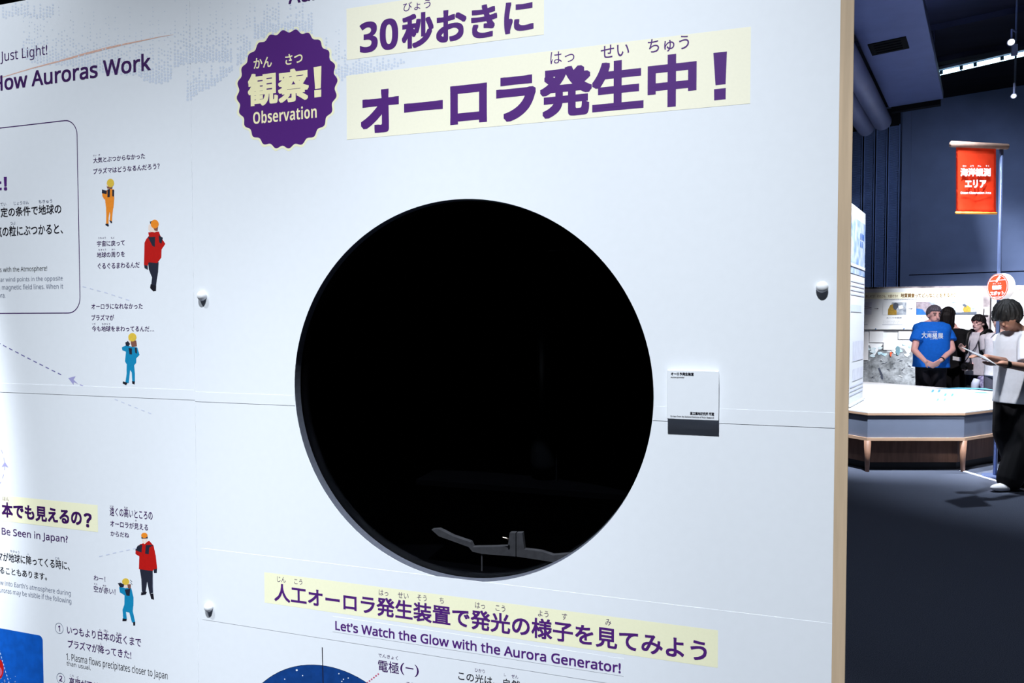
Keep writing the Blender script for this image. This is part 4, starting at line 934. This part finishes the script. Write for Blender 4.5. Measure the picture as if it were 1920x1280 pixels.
# ------------------------------------------------------------------ people
def skin_mat(name, rgb): return mat(name, rgb, .55, .3, .06, 30)
def hand(bm, w, d, nrm, s=1.0, curl=.5, thumb=1):
    """palm and five fingers from wrist w along d, palm facing nrm; thumb on side thumb*(d x nrm)"""
    d = V(d).normalized(); nrm = (V(nrm)-d*V(nrm).dot(d)).normalized(); sd = d.cross(nrm)*thumb
    for k in range(4):
        off = (k-1.5)*.019*s; base = w+d*.015*s-sd*off*.7; kn = w+d*(.085-.004*abs(k-1))*s-sd*off
        capsule(bm, base, kn, .0135*s, .011*s, 8)
        L = (.072, .080, .074, .058)[k]*s; dd = d; p = kn
        for j, f in enumerate((.45, .3, .25)):
            a = curl*(.5+.35*j); dd = (dd*math.cos(a)+nrm*math.sin(a)).normalized(); q = p+dd*L*f; capsule(bm, p, q, (.0098-.0012*j)*s, (.009-.0012*j)*s, 8); p = q
    tb = w+d*.025*s+sd*.022*s; t1 = tb+(d*.7+sd*.75+nrm*.2).normalized()*.042*s; t2 = t1+(d*.95+sd*.2+nrm*.35).normalized()*.03*s
    capsule(bm, w+d*.01*s, tb, .014*s, .013*s, 8); capsule(bm, tb, t1, .012*s, .0105*s, 8); capsule(bm, t1, t2, .0102*s, .0085*s, 8)
class Person:
    def __init__(s, label, base, H, fwd, build=1.0, skin=(226, 178, 160), voxel=.008):
        s.base = V(base); s.H = H; s.f = V(fwd).normalized(); s.a = V((s.f.y, -s.f.x, 0)); s.b = build; s.vx = voxel   # a: the person's right side
        s.root = thing('person', label, 'person', s.base); s.skin = skin_mat('skin_%d_%d' % (skin[0], len(MATS)), skin)
        s.bm = bmesh.new(); s.lean = V((0, 0, 0))
    def ring_stack(s, bm, rows, grow=0.0):
        n = 24; R = []
        for z, wd, dp, fo in rows:
            c = s.base+BU*(z*s.H)+s.f*fo*s.H+s.lean*max(0, (z-.52)); W = wd*s.H*s.b+grow; D = dp*s.H*s.b+grow
            R.append([bm.verts.new(c+s.a*(W*math.copysign(abs(math.cos(t))**.85, math.cos(t)))+s.f*(D*math.copysign(abs(math.sin(t))**.85, math.sin(t)))) for t in [2*math.pi*k/n for k in range(n)]])
        for p, q in zip(R, R[1:]):
            for k in range(n): bm.faces.new((p[k], p[(k+1) % n], q[(k+1) % n], q[k]))
        bm.faces.new(R[0][::-1]); bm.faces.new(R[-1])
    TORSO = [(.47, .085, .065, 0), (.51, .098, .070, 0), (.56, .092, .066, 0), (.62, .083, .062, 0), (.68, .090, .067, .004), (.74, .100, .070, .004), (.785, .108, .064, .0), (.815, .098, .050, -.004), (.835, .060, .040, -.006), (.85, .034, .034, -.004)]
    def body(s, head_c, head_f, sh, arms, hips=None, knees=None, ankles=None):
        H = s.H; bm = s.bm
        s.ring_stack(bm, s.TORSO)
        s.hc = V(head_c); hf = V(head_f).normalized(); s.hf = hf; hs = hf.cross(BU).normalized(); hu = hs.cross(hf); s.hs, s.hu = hs, hu
        k = H/1.72; s.k = k
        nb = s.base+BU*(.835*H)+s.lean*.31
        capsule(bm, nb, s.hc-hu*.07*k-hf*.02*k, .055*k, .052*k)
        ell(bm, s.hc+hu*.025*k-hf*.008*k, (hs, hf, hu), (.074*k, .094*k, .092*k)); ell(bm, s.hc-hu*.045*k+hf*.022*k, (hs, hf, hu), (.058*k, .068*k, .072*k))
        ell(bm, s.hc-hu*.088*k+hf*.055*k, (hs, hf, hu), (.028*k, .026*k, .022*k))
        capsule(bm, s.hc+hu*.012*k+hf*.086*k, s.hc-hu*.028*k+hf*.104*k, .009*k, .014*k, 8)
        capsule(bm, s.hc-hu*.055*k+hf*.086*k-hs*.016*k, s.hc-hu*.055*k+hf*.086*k+hs*.016*k, .008*k, .008*k, 8)
        for e in (-1, 1): ell(bm, s.hc+hs*e*.076*k-hf*.012*k-hu*.008*k, (hs, hf, hu), (.010*k, .02*k, .032*k), 10, 8)
        s.legs = []
        for i, e in enumerate((-1, 1)):
            hp = s.base+s.a*e*.052*H+BU*(.50*H); an = ankles[i] if ankles else s.base+s.a*e*.055*H+BU*(.045*H); kn = knees[i] if knees else (hp+an)/2+s.f*.02*H+BU*.01*H
            capsule(bm, hp, kn, .052*H, .033*H); capsule(bm, kn, an, .034*H, .022*H); s.legs.append((hp, kn, V(an)))
        s.arms = arms
        for (S, E, W, hd, hn, cu, th) in arms:
            capsule(bm, S, E, .030*H, .024*H); capsule(bm, E, W, .0245*H, .0165*H)
            if hd is not None: hand(bm, V(W), hd, hn, k*1.0, cu, th)
        o = mesh_obj('body', remesh(bm, s.vx, 3), s.skin, s.root)
        # face details
        for e in (-1, 1):
            bm2 = bmesh.new(); ell(bm2, s.hc+hs*e*.032*k+hu*.012*k+hf*.081*k, (hs, hf, hu), (.013*k, .006*k, .006*k), 10, 6)
            mesh_obj('eye', bm2, mat('eye_dark', (34, 26, 26), .3, .5, .05, 30), s.root, True)
        bm2 = bmesh.new(); capsule(bm2, s.hc-hu*.055*k+hf*.0925*k-hs*.018*k, s.hc-hu*.055*k+hf*.0925*k+hs*.018*k, .0035*k, .0035*k, 8); mesh_obj('mouth', bm2, mat('lip', (150, 92, 92), .5, .3, .05, 30), s.root, True)
        bm2 = bmesh.new()
        for e in (-1, 1): capsule(bm2, s.hc+hs*e*.018*k+hu*.036*k+hf*.088*k, s.hc+hs*e*.05*k+hu*.036*k+hf*.072*k, .0045*k, .004*k, 8)
        mesh_obj('eyebrows', bm2, mat('brow', (40, 34, 34), .7, .2, .1, 30), s.root, True)
    def hair(s, rgb, fringe=.035, back=-.06, extra=(), vol=1.12, side=None, rough=.008):
        k = s.k; hs, hf, hu = s.hs, s.hf, s.hu; bm = bmesh.new(); c = s.hc+hu*.03*k-hf*.012*k
        side = fringe-.035 if side is None else side
        ell(bm, c, (hs, hf, hu), (.082*vol*k, .102*vol*k, .098*vol*k), 72, 48)
        for v in bm.verts:
            q = (v.co-c).normalized(); z = (v.co-s.hc).dot(hu)/k; w_ = q.dot(hf); az = math.atan2(q.dot(hs), q.dot(hf))
            t = min(max((w_+.25)/.5, 0), 1); lim = back+(side-back)*t; t = min(max((w_-.35)/.3, 0), 1); lim += (fringe-side)*t
            lim += .010*math.sin(az*23)+.006*math.sin(az*41+1)
            lock = math.sin(az*17+z*30)*.5+math.sin(az*31-z*22)*.3+random.uniform(-.25, .25)
            if z < lim: v.co -= q*min((lim-z)*1.6, .05)*k
            v.co += q*lock*rough*k
        for e in extra: capsule(bm, *e)
        m = mat('hair_%d_%d' % (rgb[0], rgb[2]), rgb, .62, .25, .5, 90, stretch=(1, 1, .15), bump=.6)
        return mesh_obj('hair', remesh(bm, .006, 1), m, s.root)
    def shirt(s, m, hem=.47, sleeve=.55, ease=.014, long=False, name='shirt', neck=.838):
        bm = bmesh.new()
        rows = [(hem, .104, .077, 0)] + [r for r in s.TORSO if hem+.02 < r[0] < .82] + [(.822, .086, .050, -.004), (neck, .052, .043, -.005)]
        rows = [(z, max(wd, .101) if z < .7 else wd, max(dp, .070) if z < .7 else dp, fo) for z, wd, dp, fo in rows]
        s.ring_stack(bm, rows, ease)
        for (S, E, W, *_) in s.arms:
            S, E, W = V(S), V(E), V(W); t = S.lerp(E, sleeve if not long else 1.0)
            if long: capsule(bm, S, t, .036*s.H+ease*.5, .033*s.H+ease*.5)
            else: capsule(bm, S, S+(t-S)*.3, .036*s.H+ease*.5, .036*s.H+ease*.5); tube(bm, [S, t], [.036*s.H+ease*.5, .041*s.H+ease*.6], 16)
            if long: capsule(bm, E, E.lerp(W, .93), .031*s.H+ease*.3, .022*s.H+ease*.3)
        return mesh_obj(name, remesh(bm, s.vx, 4), m, s.root)
    def trousers(s, m, ease=.016, name='trousers', top=.545, cut=1.0):
        bm = bmesh.new(); s.ring_stack(bm, [(.455, .07, .06, 0), (.49, .098, .072, 0), (.53, .100, .072, 0), (top, .092, .066, 0)], min(ease*.6, .012))
        for hp, kn, an in s.legs:
            capsule(bm, hp, kn, .054*s.H+ease*.4, .040*s.H+ease); capsule(bm, kn, kn.lerp(an, cut)+BU*.02, .040*s.H+ease, .034*s.H+ease)
        return mesh_obj(name, remesh(bm, s.vx, 3), m, s.root)
    def shoes(s, m, dirs=None):
        for i, (hp, kn, an) in enumerate(s.legs):
            d = dirs[i] if dirs else s.f; d = V(d).normalized(); sd = V((-d.y, d.x, 0)); g = V((an.x, an.y, s.base.z))
            bm = bmesh.new(); ell(bm, g+BU*.036+d*.065, (d, sd, BU), (.15, .05, .036)); ell(bm, g+BU*.055+d*.0, (d, sd, BU), (.075, .044, .055)); capsule(bm, g+BU*.06, g+BU*.1, .04, .038)
            for v in bm.verts: v.co.z = max(v.co.z, s.base.z+.001)
            mesh_obj('shoe', remesh(bm, .008, 2), m, s.root)

def cloth(name, rgb, rgb2=None, n=.1): return mat(name, rgb, .8, .15, n, 40, rgb2=rgb2)
toCam = V((CAM.x, CAM.y, 0))
# --- person in the blue T-shirt, facing us
d = 9.75; base = Gd(1747, d); fw = (toCam-V((base.x, base.y, 0))).normalized()
p1 = Person('person in a blue T-shirt with white lettering, hands clasped in front', base, 1.80, fw, 1.10, (206, 158, 152))
def J(px, py, dd): return Pd(px, py, dd)
p1.body(J(1752, 590.5, d-.04), (fw+RTH*.42-BU*.10), None, [
    (J(1721, 625, d), J(1714, 656, d-.06), J(1735, 677, d-.27), (RTH*.8-BU*.5-FWH*.12), (RTH*.3+FWH*1.0+BU*.2), .35, -1),
    (J(1777, 625, d), J(1785.5, 655, d-.10), J(1764, 675.5, d-.29), (-RTH*.8-BU*.5-FWH*.05), (-RTH*.3+FWH*1.0+BU*.2), .35, 1)])
p1.hair((84, 80, 92), .075, -.055, vol=1.12, side=.03, rough=.007)
sh1 = p1.shirt(cloth('blue_cotton', (14, 92, 190), None, .12), .475, .46, .03); p1.trousers(cloth('black_cotton', (20, 20, 28)), .02); p1.shoes(WSH)
bm = bmesh.new(); w_ = J(1764, 675.5, d-.29); e_ = J(1785.5, 655, d-.10); q = w_.lerp(e_, .08); t_ = (e_-w_).normalized(); tube(bm, [q-t_*.012, q+t_*.012], .036, 14); mesh_obj('wristwatch', bm, BLACK, p1.root)
from mathutils.bvhtree import BVHTree
def on_mesh(o, up=.003):
    t = BVHTree.FromPolygons([v.co for v in o.data.vertices], [tuple(p.vertices) for p in o.data.polygons])
    off = o.matrix_world.translation if o.parent is None else V((0, 0, 0))
    def f(u, v, h):
        r = (Pd(u, v, 1)-CAM).normalized(); hit = t.ray_cast(CAM, r)
        return (hit[0] if hit[0] is not None else Pd(u, v, 9.6))-r*(up+h)
    return f
P = Print(on_mesh(sh1)); P.stack = 8.0; SHW = mat('shirt_print_white', (222, 234, 246), .6, .2, .05, 40)
for ch, x0, x1, yt, yb in (('大', 1728, 1737.5, 621.5, 634), ('南', 1738.5, 1747, 624.5, 633), ('極', 1748, 1757.5, 623.5, 635), ('展', 1758.5, 1768.5, 624.5, 634.5)): P.text(ch, x0, x1, yt, yb, SHW, 0, .02)
P.text('みんなの南極北極', 1739.5, 1757, 620.6, 622.6, SHW, 0, .0); P.text('SINCE 1956', 1744, 1758, 634.6, 636.2, SHW, 0, .0)
P.build('shirt_lettering', sh1)
# --- dark-haired person in black behind
d = 10.45; base = Gd(1787, d); fw2 = (RTH*.75+FWH*.55)
p2 = Person('person in black with long dark hair standing behind the blue T-shirt', base, 1.68, fw2, 1.12, (214, 170, 160))
hc = J(1778, 592, d)
p2.body(hc, fw2, None, [(J(1770, 632, d+.1), J(1782, 652, d+.05), J(1790, 624, d-.02), (BU+RTH*.2), (-RTH), .5, 1), (J(1799, 630, d-.1), J(1806, 653, d-.3), J(1808, 657.5, d-.62), (-RTH*.7+BU*.75-FWH*.2), (FWH*-.6-RTH*.3), .3, 1)])
p2.hair((22, 17, 20), .045, -.09, [(hc-V(fw2).normalized()*.07, hc-V(fw2).normalized()*.09-BU*.24, .095, .075), (hc-V(fw2).normalized()*.02+p2.a*.05, hc-p2.a*-.05-BU*.22, .05, .035), (hc-V(fw2).normalized()*.02-p2.a*.06, hc-p2.a*.06-BU*.22, .05, .035)], 1.2)
BLC = cloth('black_cloth', (15, 15, 19)); p2.shirt(BLC, .47, .9, .03, True); p2.trousers(BLC, .03); p2.shoes(BLACK)
bm = bmesh.new(); c = J(1794, 672.5, d-.3); box(bm, c, (.12, .02, .06), ((RTH+BU*-.12).normalized(), FWH, BU)); bev(bm, .004, 1); tag(mesh_obj('paper_bundle', bm, SHEET), 'small white paper in front of the waist of the person in black', 'paper')
# --- person with glasses, facing left
d = 9.75; base = Gd(1838, d); fw3 = (-RTH*.93-FWH*.38)
p3 = Person('person with glasses and tied dark hair in a pale grey shirt, facing left', base, 1.62, fw3, .98, (232, 190, 186))
hc = J(1834, 605.5, d)
p3.body(hc, fw3, None, [(J(1846, 635, d-.16), J(1852, 668, d-.2), J(1858, 694, d-.22), (-BU), (RTH), .4, -1), (J(1829, 633, d+.16), J(1823, 664, d+.14), J(1822, 684, d-.02), (-BU*.5-RTH), (FWH), .5, 1)])
b3 = V(fw3).normalized()
p3.hair((26, 22, 26), .035, -.065, [(hc-b3*.1, hc-b3*.17-BU*.07, .045, .035), (hc-b3*.16-BU*.07, hc-b3*.19-BU*.11, .036, .02)], 1.1)
p3.shirt(cloth('pale_grey_cotton', (206, 204, 214)), .455, .62, .022); p3.trousers(cloth('charcoal_cloth', (44, 45, 54)), .02); p3.shoes(BLACK)
bm = bmesh.new()
for e in (-1, 1):
    c = hc+p3.hs*e*.034+p3.hu*.012+p3.hf*.098; rg = [c+(p3.hs*math.cos(2*math.pi*k/16)*.026+p3.hu*math.sin(2*math.pi*k/16)*.02) for k in range(17)]; tube(bm, rg, .0028, 6, False)
    tube(bm, [hc+p3.hs*e*.06+p3.hu*.014+p3.hf*.094, hc+p3.hs*e*.082+p3.hu*.012-p3.hf*.01], .0028, 6)
mesh_obj('glasses', bm, mat('glasses_rim', (176, 110, 110), .4, .4, .05, 30), p3.root)
bk = thing('backpack', 'black backpack with curved straps worn by the person with glasses', 'backpack', base+V((0, 0, 1.0))-b3*.2)
bm = bmesh.new(); ell(bm, base+BU*1.13-b3*.25, (p3.a, b3, BU), (.15, .10, .22)); mesh_obj('bag', bm, BLACK, bk, True)
for e in (-1, 1):
    bm = bmesh.new(); o_ = base+p3.a*e*.10
    pts = [o_+BU*1.30-b3*.17, o_+BU*1.375-b3*.07, o_+BU*1.385+b3*.02, o_+BU*1.33+b3*.11, o_+BU*1.2+b3*.145, o_+BU*1.07+b3*.13, o_+p3.a*e*.05+BU*.98+b3*.02, o_+p3.a*e*.04+BU*.95-b3*.15]
    tube(bm, pts, [.02, .026, .028, .028, .026, .022, .016, .014], 8); mesh_obj('strap', bm, BLACK, bk, True)
cm = thing('camera_on_strap', 'black camera hanging in front of the person with glasses', 'camera', J(1814, 686, d-.06))
c = J(1814, 687, d-.06); ca = (-RTH*.9-FWH*.3).normalized(); cs = V((-ca.y, ca.x, 0))
bm = bmesh.new(); box(bm, c, (.07, .13, .085), (ca, cs, BU)); box(bm, c+BU*.05, (.05, .05, .025), (ca, cs, BU)); bev(bm, .006, 2); mesh_obj('camera_body', bm, BLACK, cm)
bm = bmesh.new(); tube(bm, [c+ca*.035, c+ca*.09], [.034, .036], 16); mesh_obj('lens', bm, BLACK, cm)
bm = bmesh.new(); nk = base+BU*1.36; tube(bm, [c+BU*.04+cs*.06, base+BU*1.15+b3*.16+p3.a*.05, nk+b3*.07+p3.a*.07, nk-b3*.06, nk+b3*.07-p3.a*.07, base+BU*1.15+b3*.16-p3.a*.05, c+BU*.04-cs*.06], .007, 6); mesh_obj('neck_strap', bm, mat('strap_grey', (60, 58, 76), .6, .3, .1, 40), cm, True)
tb = thing('patterned_bag', 'violet patterned bag hanging beside the person with glasses', 'bag', Gd(1858, d-.3, .55))
PAT = mat('violet_pattern', (188, 186, 220), .7, .2, 0, 22, rgb2=(74, 66, 120))
bc_ = J(1856, 719, d-.28); bm = bmesh.new(); box(bm, bc_-BU*.06, (.30, .12, .34), (RTH, FWH, BU)); bev(bm, .035, 3); mesh_obj('bag_body', bm, PAT, tb, True)
bm = bmesh.new(); tube(bm, [bc_+BU*.10-RTH*.08, bc_+BU*.19-RTH*.02, bc_+BU*.19+RTH*.02, bc_+BU*.10+RTH*.08], .008, 6); mesh_obj('handle', bm, PAT, tb, True)
ur = J(1829, 716, d-.34); bm = bmesh.new(); tube(bm, [ur-BU*.22-RTH*.03, ur-BU*.02, ur+BU*.04+RTH*.02], [.035, .05, .04], 14); tag(mesh_obj('folded_umbrella', bm, mat('pale_blue_cloth', (196, 204, 226), .6, .2, .06, 30), None, True), 'pale blue rolled umbrella left of the violet patterned bag', 'umbrella')
# --- person mostly hidden behind the front visitor
d = 9.25; base = Gd(1875, d); fw4 = (-RTH*.8-FWH*.6)
p4 = Person('person in a white collared shirt, mostly hidden behind the bowl-cut visitor', base, 1.62, fw4, .92, (226, 186, 172))
hc = J(1873, 602, d)
p4.body(hc, fw4, None, [(J(1873, 640, d-.18), J(1879, 680, d-.2), J(1880, 715, d-.2), (-BU), (RTH), .4, -1), (J(1885, 640, d+.18), J(1892, 680, d+.2), J(1893, 715, d+.2), (-BU), (RTH), .4, 1)])
p4.hair((24, 20, 24), .035, -.05, (), 1.1); p4.shirt(cloth('white_cotton', (232, 234, 244)), .47, .7, .018); p4.trousers(cloth('grey_cloth', (86, 88, 104)), .015); p4.shoes(BLACK)
bm = bmesh.new(); b4 = V(fw4).normalized()
for e in (-1, 1): prism(bm, [base+BU*1.36+p4.a*e*.02+b4*.085, base+BU*1.345+p4.a*e*.09+b4*.045, base+BU*1.29+p4.a*e*.07+b4*.11], b4*.006)
mesh_obj('collar', bm, cloth('white_cotton', (232, 234, 244)), p4.root)
# --- front visitor in white T-shirt, reading
d = 6.08; base = Gd(1914, d); fw5 = (-RTH*.82-FWH*.58)
p5 = Person('person with black bowl-cut hair in a white T-shirt and black trousers, reading papers', base, 1.70, fw5, .94, (186, 138, 118), .007)
hc = J(1889, 594.5, d-.05); f5 = V(fw5).normalized()
a1 = V((Pd(1893, 905, 6.02).x, Pd(1893, 905, 6.02).y, .08)); a2 = Gd(1918, 6.25, .08)
p5.body(hc, (f5-BU*.42), None, [
    (J(1927, 640, d-.12), J(1932, 690, d-.2), J(1878, 681.5, d-.40), (-RTH-BU*.06-FWH*.1), (BU+FWH*.2), .35, 1),
    (J(1898, 640, d+.16), J(1892, 680, d+.05), J(1848, 669.5, d-.22), (-RTH-FWH*.1+BU*.15), (-BU+FWH*.1), .30, 1)], None,
    [V((base.x, base.y, .50))+f5*.05+p5.a*-.06, V((base.x, base.y, .50))+f5*.05+p5.a*.07], [a1, a2])
p5.hair((13, 12, 14), .012, -.075, [(hc+BU*.05, hc+BU*.045+p5.hf*.06, .085, .065)], 1.36, side=-.01, rough=.011)
WT5 = cloth('white_tshirt', (222, 225, 236), None, .04); p5.shirt(WT5, .455, .75, .036); p5.trousers(cloth('black_wide_cloth', (17, 17, 21)), .045); p5.shoes(mat('white_trainer', (226, 224, 228), .6, .3, .06, 50), [(-RTH*.95-FWH*.25), (-RTH*.7-FWH*.6)])
w_ = J(1878, 681.5, d-.40); e_ = J(1932, 690, d-.2); q = w_.lerp(e_, .17); t_ = (e_-w_).normalized(); bm = bmesh.new(); tube(bm, [q-t_*.013, q+t_*.013], .034, 16); up5 = (BU-t_*t_.z).normalized(); box(bm, q-FWH*.034, (.045, .012, .045), (t_, FWH, up5)); mesh_obj('wristwatch', bm, BLACK, p5.root)
pp = [J(1803, 650.5, d-.45), J(1828, 664, d-.62), J(1868, 683.5, d-.58), J(1846, 668, d-.30)]
pa = thing('paper_sheets', 'white printed sheets held by the bowl-cut visitor', 'paper', pp[1])
SH5 = mat('paper_white', (244, 244, 250), .6, .2, .02, 60)
for k in range(2):
    n_ = (pp[1]-pp[0]).cross(pp[3]-pp[0]).normalized(); n_ = n_ if n_.z > 0 else -n_
    bm = bmesh.new(); off = -n_*.012*k+(RTH*.02 if k else V((0, 0, 0))); prism(bm, [x+off for x in pp], n_*.002); mesh_obj('sheet', bm, SH5, pa)
P = Print(lambda u, v, h: pp[0].lerp(pp[1], v).lerp(pp[3].lerp(pp[2], v), u)+n_*(.003+h))
for k in range(5): P.rect(.15, .85, .12+.16*k, .16+.16*k, GREYP, .0)
P.build('printed_lines', pa)
bk5 = thing('backpack', 'black backpack of the bowl-cut visitor at the right edge of the photo', 'backpack', base+BU*1.0-f5*.22)
bm = bmesh.new(); ell(bm, base+BU*1.16-f5*.30, (p5.a, f5, BU), (.16, .12, .24)); mesh_obj('bag', bm, BLACK, bk5, True)
for e in (-1,):
    bm = bmesh.new(); o_ = base+p5.a*e*.125
    tube(bm, [o_+BU*1.34-f5*.19, o_+BU*1.435-f5*.07, o_+BU*1.44+f5*.01, o_+BU*1.37+f5*.10, o_+BU*1.2+f5*.14, o_+p5.a*e*.07+BU*1.1+f5*.04, o_+p5.a*e*.06+BU*1.06-f5*.16], [.025, .032, .034, .034, .03, .024, .02], 8); mesh_obj('strap', bm, BLACK, bk5, True)

bpy.data.objects.remove(_fo); bpy.data.curves.remove(_fc)
